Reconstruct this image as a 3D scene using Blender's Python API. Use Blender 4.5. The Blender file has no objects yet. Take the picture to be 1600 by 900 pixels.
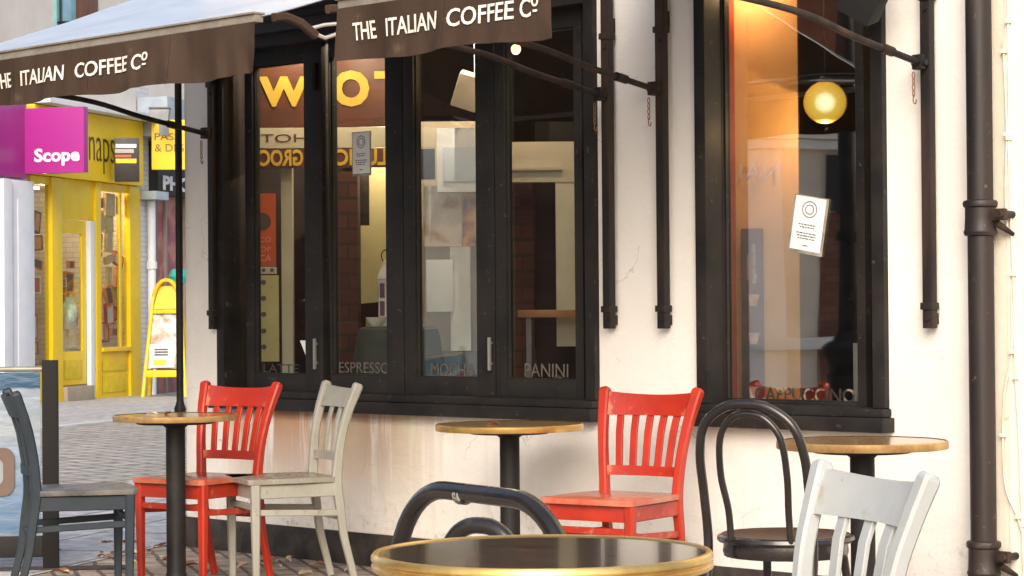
import bpy, bmesh, math, random
from mathutils import Matrix, Vector, Euler, noise
R = math.radians
random.seed(7)
sc = bpy.context.scene
COL = sc.collection

# ---------------------------------------------------------------- camera
HC = 1.15; F = 3600.0
A = R(45); c_, s_ = math.cos(A), math.sin(A)
pit = math.atan(40/F); rol = 0.008
r0 = Vector((c_, s_, 0)); f0 = Vector((-s_, c_, 0)); zz = Vector((0, 0, 1))
FW = f0*math.cos(pit) + zz*math.sin(pit)
U0 = -f0*math.sin(pit) + zz*math.cos(pit)
RT = r0*math.cos(rol) - U0*math.sin(rol)
UP = U0*math.cos(rol) + r0*math.sin(rol)
CP = Vector((0, -7, HC))
cam = bpy.data.cameras.new('camera'); cam.lens = 81; cam.sensor_width = 36
cam.clip_start = 0.1; cam.clip_end = 2000
co = bpy.data.objects.new('camera', cam); COL.objects.link(co)
M3 = Matrix((RT, UP, -FW)).transposed()
co.matrix_world = Matrix.Translation(CP) @ M3.to_4x4()
sc.camera = co
cam.dof.use_dof = False

# ---------------------------------------------------------------- light
w = bpy.data.worlds.new("World"); sc.world = w; w.use_nodes = True
nt = w.node_tree; nt.nodes.clear()
sky = nt.nodes.new('ShaderNodeTexSky'); sky.sky_type = 'NISHITA'; sky.sun_disc = False
sky.sun_elevation = R(32); sky.sun_rotation = R(140); sky.air_density = 1.0; sky.dust_density = 4.0; sky.ozone_density = 1.0
bg = nt.nodes.new('ShaderNodeBackground'); bg.inputs[1].default_value = 0.15
ou = nt.nodes.new('ShaderNodeOutputWorld')
nt.links.new(sky.outputs[0], bg.inputs[0]); nt.links.new(bg.outputs[0], ou.inputs[0])
sun = bpy.data.lights.new('sun', 'SUN'); sun.energy = 1.45; sun.angle = R(40); sun.color = (1.0, 0.965, 0.92)
so = bpy.data.objects.new('sun', sun); COL.objects.link(so)
sdir = Vector((math.sin(R(140))*math.cos(R(32)), math.cos(R(140))*math.cos(R(32)), math.sin(R(32))))
so.rotation_euler = sdir.to_track_quat('Z', 'Y').to_euler()
sc.view_settings.view_transform = 'Standard'; sc.view_settings.look = 'None'
sc.view_settings.gamma = 1; sc.view_settings.exposure = 0.66
sc.render.film_transparent = False
sc.cycles.max_bounces = 8

# ---------------------------------------------------------------- geometry helpers
def ray(px, py): return FW + RT*((px-800)/F) + UP*((450-py)/F)
def P(px, py, d): return CP + ray(px, py)*d
def WY(px, py, Y=0.0):
    v = ray(px, py); return CP + v*((Y+7)/v.y)
def wx(px, Y=0.0, py=450): return WY(px, py, Y).x
def GD(px, py, z=0.0):
    v = ray(px, py); return CP + v*((z-HC)/v.z)

class MB:
    def __init__(s): s.bm = bmesh.new()
    def _add(s, verts, faces, bevel=0, seg=2):
        vs = [s.bm.verts.new(v) for v in verts]
        fs = [s.bm.faces.new([vs[i] for i in f]) for f in faces]
        if bevel:
            es = {e for f in fs for e in f.edges}
            bmesh.ops.bevel(s.bm, geom=list(es), offset=bevel, segments=seg, profile=0.7, affect='EDGES')
    def box(s, x0, x1, y0, y1, z0, z1, bevel=0, M=None):
        v = [Vector((x, y, z)) for z in (z0, z1) for y in (y0, y1) for x in (x0, x1)]
        if M is not None: v = [M @ p for p in v]
        s._add(v, [(0, 2, 3, 1), (4, 5, 7, 6), (0, 1, 5, 4), (2, 6, 7, 3), (0, 4, 6, 2), (1, 3, 7, 5)], bevel)
        return s
    def prism(s, pts, d0, d1, bevel=0, M=None):   # pts in local xz, extruded along y
        n = len(pts)
        v = [Vector((x, d0, z)) for x, z in pts] + [Vector((x, d1, z)) for x, z in pts]
        if M is not None: v = [M @ p for p in v]
        s._add(v, [tuple(range(n)), tuple(range(2*n-1, n-1, -1))] + [(i, i+n, (i+1) % n+n, (i+1) % n) for i in range(n)], bevel)
        return s
    def tube(s, path, r, n=12, caps=True, closed=False):
        path = [Vector(p) for p in path]; m = len(path)
        rs = r if isinstance(r, (list, tuple)) else [r]*m
        t0 = (path[1]-path[0]).normalized()
        up = Vector((0, 0, 1)) if abs(t0.z) < .9 else Vector((1, 0, 0))
        nrm = (up - t0*up.dot(t0)).normalized()
        rings = []
        for i, p in enumerate(path):
            if closed: t = (path[(i+1) % m]-path[i-1]).normalized()
            else: t = (path[min(i+1, m-1)]-path[max(i-1, 0)]).normalized()
            nrm = (nrm - t*nrm.dot(t)).normalized(); b = t.cross(nrm)
            rings.append([s.bm.verts.new(p + (nrm*math.cos(2*math.pi*k/n) + b*math.sin(2*math.pi*k/n))*rs[i]) for k in range(n)])
        rr = rings + ([rings[0]] if closed else [])
        for a, b in zip(rr, rr[1:]):
            for k in range(n): s.bm.faces.new((a[k], a[(k+1) % n], b[(k+1) % n], b[k]))
        if caps and not closed:
            s.bm.faces.new(rings[0][::-1]); s.bm.faces.new(rings[-1])
        return s
    def sweep(s, path, secs, side=(1, 0, 0), bevel=0):   # rectangular section: (width along side, thickness)
        side = Vector(side).normalized(); path = [Vector(p) for p in path]; m = len(path)
        rings = []
        for i, p in enumerate(path):
            t = (path[min(i+1, m-1)]-path[max(i-1, 0)]).normalized()
            sd = (side - t*side.dot(t)).normalized(); b = t.cross(sd)
            wd, th = secs[i] if isinstance(secs, list) else secs
            ch = min(wd, th)*.18
            q = [(wd/2-ch, th/2), (-wd/2+ch, th/2), (-wd/2, th/2-ch), (-wd/2, -th/2+ch), (-wd/2+ch, -th/2), (wd/2-ch, -th/2), (wd/2, -th/2+ch), (wd/2, th/2-ch)]
            rings.append([s.bm.verts.new(p + sd*x + b*y) for x, y in q])
        for a, b in zip(rings, rings[1:]):
            for k in range(8): s.bm.faces.new((a[k], a[(k+1) % 8], b[(k+1) % 8], b[k]))
        s.bm.faces.new(rings[0][::-1]); s.bm.faces.new(rings[-1])
        return s
    def lathe(s, prof, ctr=(0, 0, 0), n=48):
        cx, cy, cz = ctr; rings = []
        for r, z in prof:
            if r < 1e-6: rings.append([s.bm.verts.new((cx, cy, cz+z))]*1)
            else: rings.append([s.bm.verts.new((cx+r*math.cos(2*math.pi*k/n), cy+r*math.sin(2*math.pi*k/n), cz+z)) for k in range(n)])
        for a, b in zip(rings, rings[1:]):
            for k in range(n):
                k2 = (k+1) % n
                if len(a) == 1 and len(b) == 1: continue
                if len(a) == 1: s.bm.faces.new((a[0], b[k2], b[k]))
                elif len(b) == 1: s.bm.faces.new((a[k], a[k2], b[0]))
                else: s.bm.faces.new((a[k], a[k2], b[k2], b[k]))
        return s
    def grid(s, fn, nu, nv, thick=0.0, tdir=(0, 0, -1)):
        td = Vector(tdir)*thick
        top = [[s.bm.verts.new(fn(i/nu, j/nv)) for j in range(nv+1)] for i in range(nu+1)]
        for i in range(nu):
            for j in range(nv): s.bm.faces.new((top[i][j], top[i+1][j], top[i+1][j+1], top[i][j+1]))
        if thick:
            bot = [[s.bm.verts.new(v.co+td) for v in row] for row in top]
            for i in range(nu):
                for j in range(nv): s.bm.faces.new((bot[i][j+1], bot[i+1][j+1], bot[i+1][j], bot[i][j]))
            for i in range(nu):
                s.bm.faces.new((top[i+1][0], top[i][0], bot[i][0], bot[i+1][0])); s.bm.faces.new((top[i][nv], top[i+1][nv], bot[i+1][nv], bot[i][nv]))
            for j in range(nv):
                s.bm.faces.new((top[0][j], top[0][j+1], bot[0][j+1], bot[0][j])); s.bm.faces.new((top[nu][j+1], top[nu][j], bot[nu][j], bot[nu][j+1]))
        return s
    def build(s, name, m, parent=None, smooth=True, fix=True):
        if fix: bmesh.ops.recalc_face_normals(s.bm, faces=s.bm.faces[:])
        me = bpy.data.meshes.new(name); s.bm.to_mesh(me); s.bm.free()
        if smooth:
            for p in me.polygons: p.use_smooth = True
            me.set_sharp_from_angle(angle=R(38))
        me.materials.append(m)
        o = bpy.data.objects.new(name, me); COL.objects.link(o)
        if parent is not None: o.parent = parent
        return o

def spline(pts, n=8):
    pts = [Vector(p) for p in pts]; out = []
    q = [pts[0]*2-pts[1]] + pts + [pts[-1]*2-pts[-2]]
    for i in range(1, len(q)-2):
        for k in range(n):
            t = k/n; a, b, c, d = q[i-1], q[i], q[i+1], q[i+2]
            out.append(0.5*((2*b)+(c-a)*t+(2*a-5*b+4*c-d)*t*t+(3*b-a-3*c+d)*t**3))
    out.append(pts[-1]); return out

def tag(o, label, cat, group=None):
    o['label'] = label; o['category'] = cat
    if group: o['group'] = group
    return o
def empty(name, loc, rz, label, cat, group=None):
    o = bpy.data.objects.new(name, None); COL.objects.link(o); o.location = loc; o.rotation_euler = (0, 0, rz)
    return tag(o, label, cat, group)
def struct(o): o['kind'] = 'structure'; return o

def copy_tree(o, parent=None):
    c = o.copy(); COL.objects.link(c)
    if parent is not None: c.parent = parent
    for ch in list(o.children): copy_tree(ch, c)
    return c

def text_bm(body, W, H, depth=.003, bold=0.0, mirror=False, space=1.0):
    cu = bpy.data.curves.new('t', 'FONT'); cu.body = body; cu.size = 1; cu.extrude = .01; cu.offset = bold
    cu.space_character = space; cu.resolution_u = 3
    o = bpy.data.objects.new('t', cu); COL.objects.link(o)
    dg = bpy.context.evaluated_depsgraph_get(); me = bpy.data.meshes.new_from_object(o.evaluated_get(dg))
    bm = bmesh.new(); bm.from_mesh(me)
    bpy.data.objects.remove(o); bpy.data.curves.remove(cu); bpy.data.meshes.remove(me)
    xs = [v.co.x for v in bm.verts]; ys = [v.co.y for v in bm.verts]
    x0, x1, y0, y1 = min(xs), max(xs), min(ys), max(ys)
    sx = W/(x1-x0); sy = H/(y1-y0)
    for v in bm.verts:
        x = (v.co.x-(x0+x1)/2)*sx; z = (v.co.y-(y0+y1)/2)*sy; y = -depth if v.co.z > 0 else 0
        v.co = Vector((-x if mirror else x, y, z))
    return bm
def text(body, W, H, loc, m, parent=None, name='lettering', depth=.003, bold=0.0, mirror=False, M=None, space=1.0, warp=None):
    mb = MB(); mb.bm.free(); mb.bm = text_bm(body, W, H, depth, bold, mirror, space)
    T = Matrix.Translation(Vector(loc)) @ (M if M is not None else Matrix.Identity(4))
    for v in mb.bm.verts:
        v.co = T @ v.co
        if warp: v.co += warp(v.co)
    return mb.build(name, m, parent, smooth=False)

# ---------------------------------------------------------------- materials
def nodes(name):
    m = bpy.data.materials.new(name); m.use_nodes = True
    t = m.node_tree; b = t.nodes['Principled BSDF']; return m, t, b
def pmat(name, col, col2=None, rough=.5, metal=0.0, scale=6, bump=0.0, bscale=60, stretch=(1, 1, 1), rvar=.15, coat=0.0, spec=.5, lo=.35, hi=.65, fine=None, finecol=None, wear=None):
    m, t, b = nodes(name); L = t.links
    tc = t.nodes.new('ShaderNodeTexCoord'); mp = t.nodes.new('ShaderNodeMapping'); mp.inputs['Scale'].default_value = stretch
    L.new(tc.outputs['Object'], mp.inputs[0])
    n = t.nodes.new('ShaderNodeTexNoise'); n.inputs['Scale'].default_value = scale; n.inputs['Detail'].default_value = 6; n.inputs['Roughness'].default_value = .6
    L.new(mp.outputs[0], n.inputs['Vector'])
    rp = t.nodes.new('ShaderNodeMapRange'); rp.inputs[1].default_value = lo; rp.inputs[2].default_value = hi; L.new(n.outputs[0], rp.inputs[0])
    mx = t.nodes.new('ShaderNodeMix'); mx.data_type = 'RGBA'
    mx.inputs[6].default_value = (*col, 1); mx.inputs[7].default_value = (*(col2 or tuple(x*.8 for x in col)), 1)
    L.new(rp.outputs[0], mx.inputs[0]); out = mx.outputs[2]
    if fine:
        n3 = t.nodes.new('ShaderNodeTexNoise'); n3.inputs['Scale'].default_value = fine; n3.inputs['Detail'].default_value = 8; n3.inputs['Roughness'].default_value = .7
        L.new(tc.outputs['Object'], n3.inputs['Vector'])
        r3 = t.nodes.new('ShaderNodeMapRange'); r3.inputs[1].default_value = .62; r3.inputs[2].default_value = .70; L.new(n3.outputs[0], r3.inputs[0])
        m3 = t.nodes.new('ShaderNodeMix'); m3.data_type = 'RGBA'; m3.inputs[7].default_value = (*finecol, 1)
        L.new(out, m3.inputs[6]); L.new(r3.outputs[0], m3.inputs[0]); out = m3.outputs[2]
    if wear:
        ge = t.nodes.new('ShaderNodeNewGeometry'); n4 = t.nodes.new('ShaderNodeTexNoise'); n4.inputs['Scale'].default_value = 26; n4.inputs['Detail'].default_value = 7; L.new(tc.outputs['Object'], n4.inputs['Vector'])
        a4 = t.nodes.new('ShaderNodeMath'); a4.operation = 'MULTIPLY_ADD'; a4.inputs[1].default_value = .22; L.new(n4.outputs[0], a4.inputs[0]); L.new(ge.outputs['Pointiness'], a4.inputs[2])
        r4 = t.nodes.new('ShaderNodeMapRange'); r4.inputs[1].default_value = .755; r4.inputs[2].default_value = .79; r4.inputs[4].default_value = .6; L.new(a4.outputs[0], r4.inputs[0])
        m4 = t.nodes.new('ShaderNodeMix'); m4.data_type = 'RGBA'; m4.inputs[7].default_value = (*wear, 1); L.new(out, m4.inputs[6]); L.new(r4.outputs[0], m4.inputs[0]); out = m4.outputs[2]
    L.new(out, b.inputs['Base Color'])
    rr = t.nodes.new('ShaderNodeMapRange'); rr.inputs[3].default_value = max(.03, rough-rvar); rr.inputs[4].default_value = min(1, rough+rvar); L.new(n.outputs[0], rr.inputs[0])
    L.new(rr.outputs[0], b.inputs['Roughness'])
    b.inputs['Metallic'].default_value = metal; b.inputs['Coat Weight'].default_value = coat; b.inputs['Specular IOR Level'].default_value = spec
    if bump:
        n2 = t.nodes.new('ShaderNodeTexNoise'); n2.inputs['Scale'].default_value = bscale; n2.inputs['Detail'].default_value = 5
        L.new(mp.outputs[0], n2.inputs['Vector'])
        bp = t.nodes.new('ShaderNodeBump'); bp.inputs['Strength'].default_value = bump; bp.inputs['Distance'].default_value = .01
        L.new(n2.outputs[0], bp.inputs['Height']); L.new(bp.outputs[0], b.inputs['Normal'])
    return m
def emat(name, col, st):
    m, t, b = nodes(name); b.inputs['Base Color'].default_value = (*col, 1); b.inputs['Emission Color'].default_value = (*col, 1); b.inputs['Emission Strength'].default_value = st
    return m
def glassmat(name, refl=.0, tint=(1, 1, 1), base=.06, k=1.6):
    m = bpy.data.materials.new(name); m.use_nodes = True; t = m.node_tree; t.nodes.clear(); L = t.links
    o = t.nodes.new('ShaderNodeOutputMaterial'); tr = t.nodes.new('ShaderNodeBsdfTransparent'); tr.inputs[0].default_value = (*tint, 1)
    g = t.nodes.new('ShaderNodeBsdfGlossy'); g.inputs['Roughness'].default_value = .01
    lw = t.nodes.new('ShaderNodeLayerWeight'); lw.inputs[0].default_value = .5
    fr = t.nodes.new('ShaderNodeMath'); fr.operation = 'POWER'; fr.inputs[1].default_value = 4.0; L.new(lw.outputs['Facing'], fr.inputs[0])
    ma = t.nodes.new('ShaderNodeMath'); ma.operation = 'MULTIPLY_ADD'; ma.inputs[1].default_value = k; ma.inputs[2].default_value = base; ma.use_clamp = True
    L.new(fr.outputs[0], ma.inputs[0]); mx = t.nodes.new('ShaderNodeMixShader'); L.new(ma.outputs[0], mx.inputs[0])
    L.new(tr.outputs[0], mx.inputs[1]); L.new(g.outputs[0], mx.inputs[2]); L.new(mx.outputs[0], o.inputs[0])
    n = t.nodes.new('ShaderNodeTexNoise'); n.inputs['Scale'].default_value = 1.2
    bp = t.nodes.new('ShaderNodeBump'); bp.inputs['Strength'].default_value = .04; bp.inputs['Distance'].default_value = .05
    L.new(n.outputs[0], bp.inputs['Height']); L.new(bp.outputs[0], g.inputs['Normal'])
    return m
def wallmat():
    m, t, b = nodes('painted render'); L = t.links; N = t.nodes.new
    g = N('ShaderNodeNewGeometry')
    def noise_(sc_, vec, det=5, rough=.6):
        n = N('ShaderNodeTexNoise'); n.inputs['Scale'].default_value = sc_; n.inputs['Detail'].default_value = det; n.inputs['Roughness'].default_value = rough
        L.new(vec, n.inputs['Vector']); return n.outputs[0]
    def mr(v, a, b_, c=0, d=1):
        r = N('ShaderNodeMapRange'); r.interpolation_type = 'SMOOTHSTEP'
        for i, x in enumerate((a, b_, c, d)): r.inputs[i+1].default_value = x
        L.new(v, r.inputs[0]); return r.outputs[0]
    def mul(a, b_):
        q = N('ShaderNodeMath'); q.operation = 'MULTIPLY'; L.new(a, q.inputs[0]); L.new(b_, q.inputs[1]) if not isinstance(b_, float) else setattr(q.inputs[1], 'default_value', b_); return q.outputs[0]
    def mix(fac, a, colb):
        q = N('ShaderNodeMix'); q.data_type = 'RGBA'; L.new(fac, q.inputs[0])
        if isinstance(a, tuple): q.inputs[6].default_value = (*a, 1)
        else: L.new(a, q.inputs[6])
        q.inputs[7].default_value = (*colb, 1); return q.outputs[2]
    pos = g.outputs['Position']; sep = N('ShaderNodeSeparateXYZ'); L.new(pos, sep.inputs[0])
    col = mix(mr(noise_(1.5, pos), .35, .7), (.81, .775, .72), (.74, .70, .645))
    mp = N('ShaderNodeMapping'); mp.inputs['Scale'].default_value = (1, 1, .07); L.new(pos, mp.inputs[0])
    streak = noise_(9, mp.outputs[0], 6, .7)
    lowz = mul(mr(sep.outputs[2], .15, .80, 0, 1), mr(sep.outputs[2], .86, .70, 0, 1))
    xr = mul(mr(sep.outputs[0], -9.2, -8.7), mr(sep.outputs[0], -7.1, -8.2, 0, 1))
    st = mul(mul(mr(streak, .36, .50), lowz), xr)
    col = mix(mul(st, 1.0), col, (.40, .17, .06))
    grime = mul(mr(noise_(7, mp.outputs[0], 7, .75), .5, .75), mr(sep.outputs[2], 1.1, .1, 0, .45))
    col = mix(grime, col, (.42, .37, .28))
    xb = mul(mr(sep.outputs[0], -8.75, -8.0), mr(sep.outputs[0], -7.4, -7.7, 0, 1))
    col = mix(mul(mul(xb, lowz), mr(noise_(5, mp.outputs[0]), .35, .6, .1, .6)), col, (.60, .55, .38))
    # chips and dirt specks
    col = mix(mr(noise_(38, pos, 8, .75), .675, .71, 0, .85), col, (.32, .26, .19))
    vo = N('ShaderNodeTexVoronoi'); vo.feature = 'DISTANCE_TO_EDGE'; vo.inputs['Scale'].default_value = 1.7
    wv = N('ShaderNodeVectorMath'); wv.operation = 'MULTIPLY_ADD'; wn = N('ShaderNodeTexNoise'); wn.inputs['Scale'].default_value = 5; wn.inputs['Detail'].default_value = 6; L.new(pos, wn.inputs['Vector'])
    L.new(wn.outputs['Color'], wv.inputs[0]); wv.inputs[1].default_value = (.25, .25, .25); L.new(pos, wv.inputs[2]); L.new(wv.outputs[0], vo.inputs['Vector'])
    col = mix(mul(mr(vo.outputs['Distance'], .004, .0015, 0, .6), mr(noise_(2.3, pos), .52, .6)), col, (.42, .37, .31))
    col = mix(mul(mr(sep.outputs[2], .45, .14, 0, .8), mr(noise_(16, pos, 8, .8), .5, .68)), col, (.36, .31, .24))
    # rust bleed beside the drainpipe
    rx = mul(mr(sep.outputs[0], -4.60, -4.56), mr(sep.outputs[0], -4.43, -4.54, 0, 1))
    col = mix(mul(rx, mr(streak, .3, .6, .1, .45)), col, (.66, .48, .26))
    L.new(col, b.inputs['Base Color']); b.inputs['Roughness'].default_value = .75
    h1 = noise_(14, pos, 6, .6); h2 = noise_(90, pos, 4, .6)
    ad = N('ShaderNodeMath'); ad.operation = 'MULTIPLY_ADD'; L.new(h2, ad.inputs[0]); ad.inputs[1].default_value = .25; L.new(h1, ad.inputs[2])
    bp = N('ShaderNodeBump'); bp.inputs['Strength'].default_value = .24; bp.inputs['Distance'].default_value = .02
    L.new(ad.outputs[0], bp.inputs['Height']); L.new(bp.outputs[0], b.inputs['Normal'])
    return m
def stonemat(name, c1, c2, mortar, sx, sy, rot=0, ms=.02, rough=.8, bump=.6, off=.5):
    m, t, b = nodes(name); L = t.links; N = t.nodes.new
    g = N('ShaderNodeNewGeometry'); mp = N('ShaderNodeMapping'); mp.inputs['Rotation'].default_value = (0, 0, rot)
    L.new(g.outputs['Position'], mp.inputs[0])
    wn = N('ShaderNodeTexNoise'); wn.inputs['Scale'].default_value = 2.5; L.new(mp.outputs[0], wn.inputs['Vector'])
    va = N('ShaderNodeVectorMath'); va.operation = 'MULTIPLY_ADD'; va.inputs[1].default_value = (.05, .05, 0); L.new(wn.outputs['Color'], va.inputs[0]); L.new(mp.outputs[0], va.inputs[2])
    br = N('ShaderNodeTexBrick'); br.offset = off; br.inputs['Scale'].default_value = 1; br.inputs['Brick Width'].default_value = sx; br.inputs['Row Height'].default_value = sy
    br.inputs['Mortar Size'].default_value = ms; br.inputs['Mortar Smooth'].default_value = .4; br.inputs['Bias'].default_value = 0
    br.inputs['Color1'].default_value = (*c1, 1); br.inputs['Color2'].default_value = (*c2, 1); br.inputs['Mortar'].default_value = (*mortar, 1)
    L.new(va.outputs[0], br.inputs['Vector'])
    n = N('ShaderNodeTexNoise'); n.inputs['Scale'].default_value = 9; n.inputs['Detail'].default_value = 8; L.new(mp.outputs[0], n.inputs['Vector'])
    mr = N('ShaderNodeMapRange'); mr.inputs[1].default_value = .3; mr.inputs[2].default_value = .7; mr.inputs[3].default_value = .6; mr.inputs[4].default_value = 1.2; L.new(n.outputs[0], mr.inputs[0])
    mx = N('ShaderNodeMix'); mx.data_type = 'RGBA'; mx.blend_type = 'MULTIPLY'; mx.inputs[0].default_value = 1
    L.new(br.outputs[0], mx.inputs[6]); L.new(mr.outputs[0], mx.inputs[7]); L.new(mx.outputs[2], b.inputs['Base Color'])
    b.inputs['Roughness'].default_value = rough
    hm = N('ShaderNodeMath'); hm.operation = 'MULTIPLY_ADD'; hm.inputs[1].default_value = -1; L.new(br.outputs['Fac'], hm.inputs[0])
    hs = N('ShaderNodeMath'); hs.operation = 'MULTIPLY'; hs.inputs[1].default_value = .5; L.new(n.outputs[0], hs.inputs[0]); L.new(hs.outputs[0], hm.inputs[2])
    bp = N('ShaderNodeBump'); bp.inputs['Strength'].default_value = bump; bp.inputs['Distance'].default_value = .02
    L.new(hm.outputs[0], bp.inputs['Height']); L.new(bp.outputs[0], b.inputs['Normal'])
    return m
def brickwall(name, c1, c2, mortar, sx=.22, sy=.075, ms=.008, rough=.85, bump=.5):
    m, t, b = nodes(name); L = t.links; N = t.nodes.new
    tc = N('ShaderNodeTexCoord'); sp = N('ShaderNodeSeparateXYZ'); cb = N('ShaderNodeCombineXYZ')
    L.new(tc.outputs['Object'], sp.inputs[0]); ad = N('ShaderNodeMath'); ad.operation = 'ADD'
    L.new(sp.outputs[0], ad.inputs[0]); L.new(sp.outputs[1], ad.inputs[1]); L.new(ad.outputs[0], cb.inputs[0]); L.new(sp.outputs[2], cb.inputs[1])
    br = N('ShaderNodeTexBrick'); br.inputs['Scale'].default_value = 1; br.inputs['Brick Width'].default_value = sx; br.inputs['Row Height'].default_value = sy; br.inputs['Mortar Size'].default_value = ms
    br.inputs['Color1'].default_value = (*c1, 1); br.inputs['Color2'].default_value = (*c2, 1); br.inputs['Mortar'].default_value = (*mortar, 1)
    L.new(cb.outputs[0], br.inputs['Vector']); L.new(br.outputs[0], b.inputs['Base Color']); b.inputs['Roughness'].default_value = rough
    bp = N('ShaderNodeBump'); bp.inputs['Strength'].default_value = bump; bp.inputs['Distance'].default_value = .01; bp.invert = True
    L.new(br.outputs['Fac'], bp.inputs['Height']); L.new(bp.outputs[0], b.inputs['Normal'])
    return m

WALL = wallmat()
BLACKP = pmat('dark painted timber', (.009, .0085, .0085), (.022, .018, .016), rough=.5, spec=.3, scale=5, bump=.12, bscale=30, stretch=(1, 1, 1), fine=26, finecol=(.11, .09, .07))
SASHP = pmat('grey black sash paint', (.013, .0125, .0122), (.025, .021, .018), rough=.5, spec=.3, scale=4, bump=.1, bscale=40, fine=34, finecol=(.12, .10, .08))
PLINTH = pmat('black plinth paint', (.015, .013, .012), (.06, .048, .038), rough=.6, scale=9, bump=.5, bscale=25)
RUSTY = pmat('rusty brown black iron', (.013, .010, .009), (.055, .03, .02), rough=.55, spec=.35, scale=14, stretch=(1, 1, .12), bump=.15, bscale=80, lo=.42, hi=.7)
IRON = pmat('black iron', (.008, .0078, .0078), (.022, .018, .016), rough=.55, spec=.22, scale=8, bump=.08, bscale=60)
PIPE = pmat('drainpipe paint', (.012, .010, .010), (.040, .025, .021), rough=.5, spec=.4, scale=5, stretch=(1, 1, .15), bump=.12, bscale=40, fine=30, finecol=(.14, .08, .05))
AWNU = pmat('brown awning canvas', (.044, .027, .018), (.066, .043, .030), rough=.8, spec=.15, scale=5, bump=.25, bscale=18, stretch=(1, 1, .4), fine=9, finecol=(.085, .058, .042))
AWNT = pmat('awning top sky sheen', (.42, .48, .57), (.33, .39, .48), rough=.35, scale=3, bump=.2, bscale=9, stretch=(.3, 1, 1), fine=7, finecol=(.25, .25, .26))  # pale blue base colour holds the sky's sheen on brown canvas
BARM = pmat('awning bar metal', (.33, .30, .25), (.24, .2, .16), rough=.45, metal=.3, scale=12)
SHINY = pmat('bright alloy', (.75, .73, .7), rough=.3, metal=.7)
WLET = pmat('cream lettering', (.85, .80, .70), (.72, .66, .56), rough=.6, scale=30)
RED = pmat('red chair paint', (.46, .034, .012), (.34, .020, .008), rough=.36, scale=6, bump=.12, bscale=40, fine=28, finecol=(.24, .05, .03), wear=(.50, .22, .12))
GREY = pmat('grey chair paint', (.34, .33, .28), (.28, .265, .22), rough=.38, scale=6, bump=.06, bscale=50, fine=42, finecol=(.20, .17, .13), wear=(.22, .16, .11))
LGREY = pmat('pale grey chair paint', (.45, .465, .45), (.40, .41, .39), rough=.36, scale=6, bump=.06, bscale=50, fine=46, finecol=(.30, .28, .24), wear=(.30, .26, .20))
BLUEG = pmat('slate chair paint', (.020, .029, .038), (.032, .040, .046), rough=.5, spec=.3, scale=6, bump=.06, bscale=50)
WORN = pmat('worn seat paint', (.30, .285, .24), (.22, .19, .15), rough=.28, scale=8, stretch=(1, 4, 1))
REDSEAT = pmat('worn red seat', (.50, .055, .025), (.50, .20, .12), rough=.22, scale=6, lo=.3, hi=.6)
BENT = pmat('black bentwood', (.012, .010, .010), (.022, .017, .015), rough=.25, scale=8, coat=.3)
BENTSEAT = pmat('brown ply seat', (.10, .055, .035), (.07, .04, .03), rough=.35, scale=14, stretch=(1, 8, 1))
BRASS = pmat('brass edge', (.85, .58, .20), (.62, .38, .12), rough=.32, metal=.85, scale=12)
BRASS2 = pmat('worn brass edge', (.55, .36, .15), (.36, .20, .08), rough=.42, metal=.55, scale=16)
TOPW = pmat('varnished wood top', (.36, .23, .10), (.25, .15, .06), rough=.14, scale=5, stretch=(1, 9, 1), rvar=.07, fine=14, finecol=(.50, .36, .18))
TOPD = pmat('dark varnished top', (.06, .042, .032), (.10, .07, .05), rough=.12, scale=5, stretch=(1, 7, 1), rvar=.05, coat=.3, fine=16, finecol=(.16, .13, .10))
GLASS = glassmat('window glass', tint=(.93, .96, .94), base=.15, k=1.0)
GLASSR = glassmat('reflective window glass', tint=(.93, .95, .93), base=.36, k=1.0)
GLASS2 = glassmat('street glass', tint=(.9, .93, .93), base=.03, k=.5)
STICK = pmat('faded vinyl letters', (.13, .115, .095), (.07, .06, .05), rough=.6, scale=60)
PAPER = pmat('white paper', (.80, .82, .82), (.74, .76, .77), rough=.7, scale=8)
INK = pmat('grey ink', (.10, .10, .11), rough=.7)

# ---------------------------------------------------------------- ground
RB = P(75, 627, 31); RB.z = 0
RROT = R(118)
RM = Matrix.Translation(RB) @ Matrix.Rotation(RROT, 4, 'Z')       # local x along the shop row, y into the shops
g = MB(); g._add([(-400, -400, 0), (400, -400, 0), (400, 400, 0), (-400, 400, 0)], [(0, 1, 2, 3)])
struct(g.build('ground', stonemat('brick paving', (.42, .35, .28), (.30, .24, .19), (.13, .10, .08), .21, .105, rot=R(30), ms=.012), smooth=False))
def strip(name, y0, y1, z, m, x0=-60, x1=60):
    mb = MB(); mb._add([RM @ Vector(p) for p in ((x0, y0, z), (x1, y0, z), (x1, y1, z), (x0, y1, z))], [(0, 1, 2, 3)])
    return struct(mb.build(name, m, smooth=False))
strip('pale_flagstones', -10.0, -7.8, .004, stonemat('pale flags', (.60, .60, .60), (.50, .50, .50), (.22, .2, .18), .9, .6, rot=-RROT, ms=.014))
strip('street_setts', -7.8, -3.65, .004, stonemat('grey setts', (.50, .46, .40), (.38, .35, .30), (.22, .2, .17), .2, .3, rot=-RROT+R(20), ms=.022, bump=1.0))
kb = MB(); kb.box(-60, 60, -3.65, -3.5, 0, .03, .006, M=RM)
struct(kb.build('kerb', pmat('kerb stone', (.58, .57, .54), (.45, .44, .42), rough=.8, scale=4, bump=.2)))
strip('far_pavement', -3.5, .2, .004, stonemat('grey flags', (.47, .46, .45), (.40, .39, .38), (.30, .29, .28), .7, .5, rot=-RROT, ms=.012))

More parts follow.
